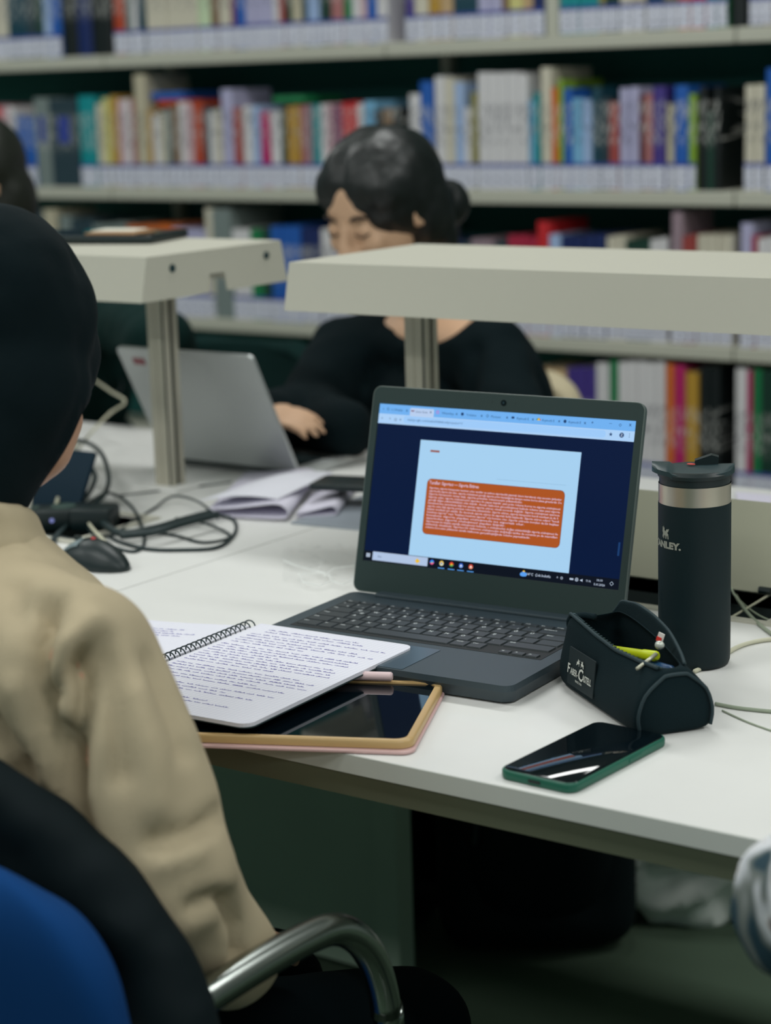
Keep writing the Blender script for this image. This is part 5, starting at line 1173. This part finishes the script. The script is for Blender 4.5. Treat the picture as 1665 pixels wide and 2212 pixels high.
m.ell(h2+R2 @ Vector((-.03, -.11, -.045)), (.045, .042, .042), R2); m.cap(h2+R2 @ Vector((-.055, -.06, -.03)), h2+R2 @ Vector((-.06, -.06, -.09)), .030, .018)
remesh(m, 'hair', hairm, p2, .005, 3, fold_fn([([h2+R2 @ Vector((.004, .085-k*.03, .095+.018*k)) for k in range(5)], .006, .008)], 22, .003, 1))
m = MB(); m.ell(cz, (.178, .125, .19)); m.ell((-1.80, 2.76, .58), (.18, .15, .14)); m.cap(n2-Vector((.035, -.005, .070)), sR, .068, .064); m.cap(n2-Vector((-.035, -.005, .070)), sL, .068, .064); m.ell(n2+Vector((0, 0, -.065)), (.125, .082, .055))
m.cap(sR, eR, .062, .060); m.cap(eR, eR.lerp(hR, .9), .060, .036); m.cap(eR, at_t(740, 930, 3.05), .06, .05); m.cap(sL, eL, .062, .060); m.cap(eL, wL2, .055, .035); m.ell(cz+Vector((-.02, -.09, -.03)), (.14, .06, .12))
o = remesh(m, 'top', tee, p2, .007, 6, fold_fn([([at_t(*a, 3.1) for a in ((760, 740), (750, 850), (770, 930))], .02, .014), ([at_t(*a, 3.05) for a in ((1020, 760), (1010, 850))], .02, .012)], 9, .009, 3))
nc2 = at_t(915, 668, 3.14)
cut(o, lambda c_: c_.z > .8 and c_.y < n2.y+.03 and ((c_.x-nc2.x)/.088)**2+((c_.z-nc2.z)/.052)**2 < 1)
s_ = o.modifiers.new('t', 'SOLIDIFY'); s_.thickness = .003; s_.offset = -1
for X in (-1.72, -1.90):
    m = MB(); m.cap((X, 2.78, .51), (X, 2.45, .50), .08, .064); m.cap((X, 2.45, .50), (X, 2.47, .08), .06, .048); remesh(m, 'trouser_leg', trouser, p2, .01, 4)
    m = MB(); m.cap((X, 2.47, .045), (X, 2.32, .035), .042, .035); remesh(m, 'shoe', blackp, p2, .008, 3)
# --- P3: person at the far left
h3 = at_t(-62, 392, 3.85); p3 = person('dark haired person in a dark green top behind the head scarf, far left', (h3.x, h3.y+.12, 0))
R3 = frame_to(Vector((-.35, -1, -.35))); n3 = h3+Vector((.0, .05, -.17)); c3 = Vector((h3.x+.05, h3.y+.12, .78))
s3a = n3+Vector((-.2, .05, -.07)); s3b = n3+Vector((.22, .03, -.07)); e3b = at_t(345, 735, 3.45); w3b = Vector((e3b.x-.10, 2.74, .64)); e3a = Vector((s3a.x-.08, s3a.y-.12, .78)); w3a = Vector((s3a.x+.05, s3a.y-.22, .80))
m = MB(); P3 = head_blobs(m, h3, R3); m.cap(h3+R3 @ Vector((0, -.02, -.07)), n3, .05, .055); m.ell(c3, (.15, .1, .2)); m.cap(n3, s3a, .05, .05); m.cap(n3, s3b, .05, .05); m.cap(s3b, e3b, .045, .04); m.cap(e3b, w3b, .036, .026); m.cap(s3a, e3a, .045, .04); m.cap(e3a, w3a, .036, .026)
hand_blobs(m, w3b, Vector((-1, -.4, 0)), Vector((0, 0, 1)), 1, .4, 1); hand_blobs(m, w3a, Vector((.8, -.4, 0)), Vector((0, 0, 1)), 1, .4, -1)
remesh(m, 'body', skin2, p3, .007, 4); face_parts(P3, R3, p3)
m = MB(); m.ell(h3+R3 @ Vector((0, -.02, .03)), (.088, .104, .1), R3); m.ell(h3+R3 @ Vector((0, -.045, -.04)), (.082, .07, .1), R3); remesh(m, 'hair', M('dark brown hair', (24, 28, 20), .5), p3, .007, 4, fold_fn([], 20, .003, 1))
m = MB(); m.ell(n3-Vector((0, 0, .045)), (.14, .09, .055)); m.ell(c3, (.20, .14, .22)); m.ell(c3-Vector((0, -.04, .22)), (.19, .15, .14)); m.cap(n3-Vector((0, 0, .05)), s3a, .07, .07); m.cap(n3-Vector((0, 0, .05)), s3b, .07, .07); m.cap(s3b, e3b, .072, .062); m.cap(e3b, w3b, .058, .04); m.cap(s3a, e3a, .07, .06); m.cap(e3a, w3a, .058, .04)
remesh(m, 'sweatshirt', teal_cloth, p3, .009, 6, fold_fn([], 9, .010, 3))
m = MB()
for X in (-.09, .09): m.cap((c3.x+X, c3.y+.05, .5), (c3.x+X, c3.y-.35, .5), .08, .065); m.cap((c3.x+X, c3.y-.35, .5), (c3.x+X, c3.y-.33, .06), .06, .05); m.cap((c3.x+X, c3.y-.33, .05), (c3.x+X, c3.y-.47, .04), .044, .036)
remesh(m, 'trousers', trouser, p3, .011, 4)
# --- P4: person at the right edge, patterned sleeve
def shirt():
    m = M('patterned shirt', (120, 140, 170), .8); nt = m.node_tree; b = nt.nodes['Principled BSDF']
    tc = nt.nodes.new('ShaderNodeTexCoord'); n = nt.nodes.new('ShaderNodeTexNoise'); n.inputs['Scale'].default_value = 8; n.inputs['Detail'].default_value = 1.5; n.inputs['Distortion'].default_value = 1.6
    nt.links.new(tc.outputs['Object'], n.inputs['Vector']); r_ = nt.nodes.new('ShaderNodeValToRGB'); r_.color_ramp.interpolation = 'EASE'
    e = r_.color_ramp.elements; e[0].position = .36; e[0].color = lin((24, 60, 74)); e[1].position = .62; e[1].color = lin((40, 84, 140))
    for p_, c_ in ((.42, (112, 120, 116)), (.47, (196, 200, 206)), (.52, (226, 228, 232)), (.56, (120, 92, 80)), (.585, (150, 170, 200))): x_ = e.new(p_); x_.color = lin(c_)
    nt.links.new(n.outputs[0], r_.inputs[0]); nt.links.new(r_.outputs[0], b.inputs['Base Color']); return m
sh4 = shirt()
p4 = person('person at the right edge in a blue and white patterned shirt', (-.16, 1.02, 0))
c4 = Vector((-.17, 1.03, .78)); n4 = Vector((-.17, 1.07, .97)); h4 = Vector((-.17, 1.12, 1.13)); R4_ = frame_to(Vector((.1, 1, -.3)))
s4a = Vector((-.35, 1.03, .90)); e4a = at_t(1738, 1965, 1.36); w4a = Vector((-.36, 1.24, .785)); s4b = Vector((.01, 1.03, .9)); e4b = Vector((.06, 1.1, .68)); w4b = Vector((-.05, 1.30, .78))
m = MB(); P4 = head_blobs(m, h4, R4_); m.cap(h4+Vector((0, -.02, -.07)), n4, .05, .055); m.ell(c4, (.15, .1, .2)); m.cap(n4, s4a, .05, .05); m.cap(n4, s4b, .05, .05); m.cap(s4a, e4a, .045, .04); m.cap(e4a, w4a, .036, .026); m.cap(s4b, e4b, .045, .04); m.cap(e4b, w4b, .036, .026)
hand_blobs(m, w4a, Vector((.5, 1, -.05)), Vector((0, 0, 1)), 1, .3, -1); hand_blobs(m, w4b, Vector((-.3, 1, -.05)), Vector((0, 0, 1)), 1, .3, 1)
remesh(m, 'body', skin2, p4, .007, 4); face_parts(P4, R4_, p4)
m = MB(); m.ell(h4+R4_ @ Vector((0, -.02, .03)), (.088, .104, .1), R4_); m.ell(h4+R4_ @ Vector((0, -.045, -.04)), (.08, .07, .09), R4_); remesh(m, 'hair', hairm, p4, .007, 4, fold_fn([], 20, .003, 1))
m = MB(); m.ell(n4-Vector((0, .005, .055)), (.13, .088, .055)); m.ell(c4, (.19, .13, .21)); m.ell(c4-Vector((0, 0, .2)), (.19, .15, .12)); m.cap(n4-Vector((0, 0, .06)), s4a, .065, .065); m.cap(n4-Vector((0, 0, .06)), s4b, .065, .065); m.cap(s4a, e4a, .058, .050); m.cap(e4a, w4a, .046, .036); m.cap(s4b, e4b, .062, .055); m.cap(e4b, w4b, .05, .036)
remesh(m, 'shirt', sh4, p4, .007, 6, fold_fn([], 12, .010, 6))
m = MB()
for X in (-.09, .09): m.cap((c4.x+X, 1.05, .51), (c4.x+X, 1.44, .50), .08, .065); m.cap((c4.x+X, 1.44, .50), (c4.x+X, 1.48, .06), .06, .05); m.cap((c4.x+X, 1.48, .05), (c4.x+X, 1.60, .04), .044, .036)
remesh(m, 'trousers', M('dark teal denim', (14, 44, 54), .85), p4, .011, 4)
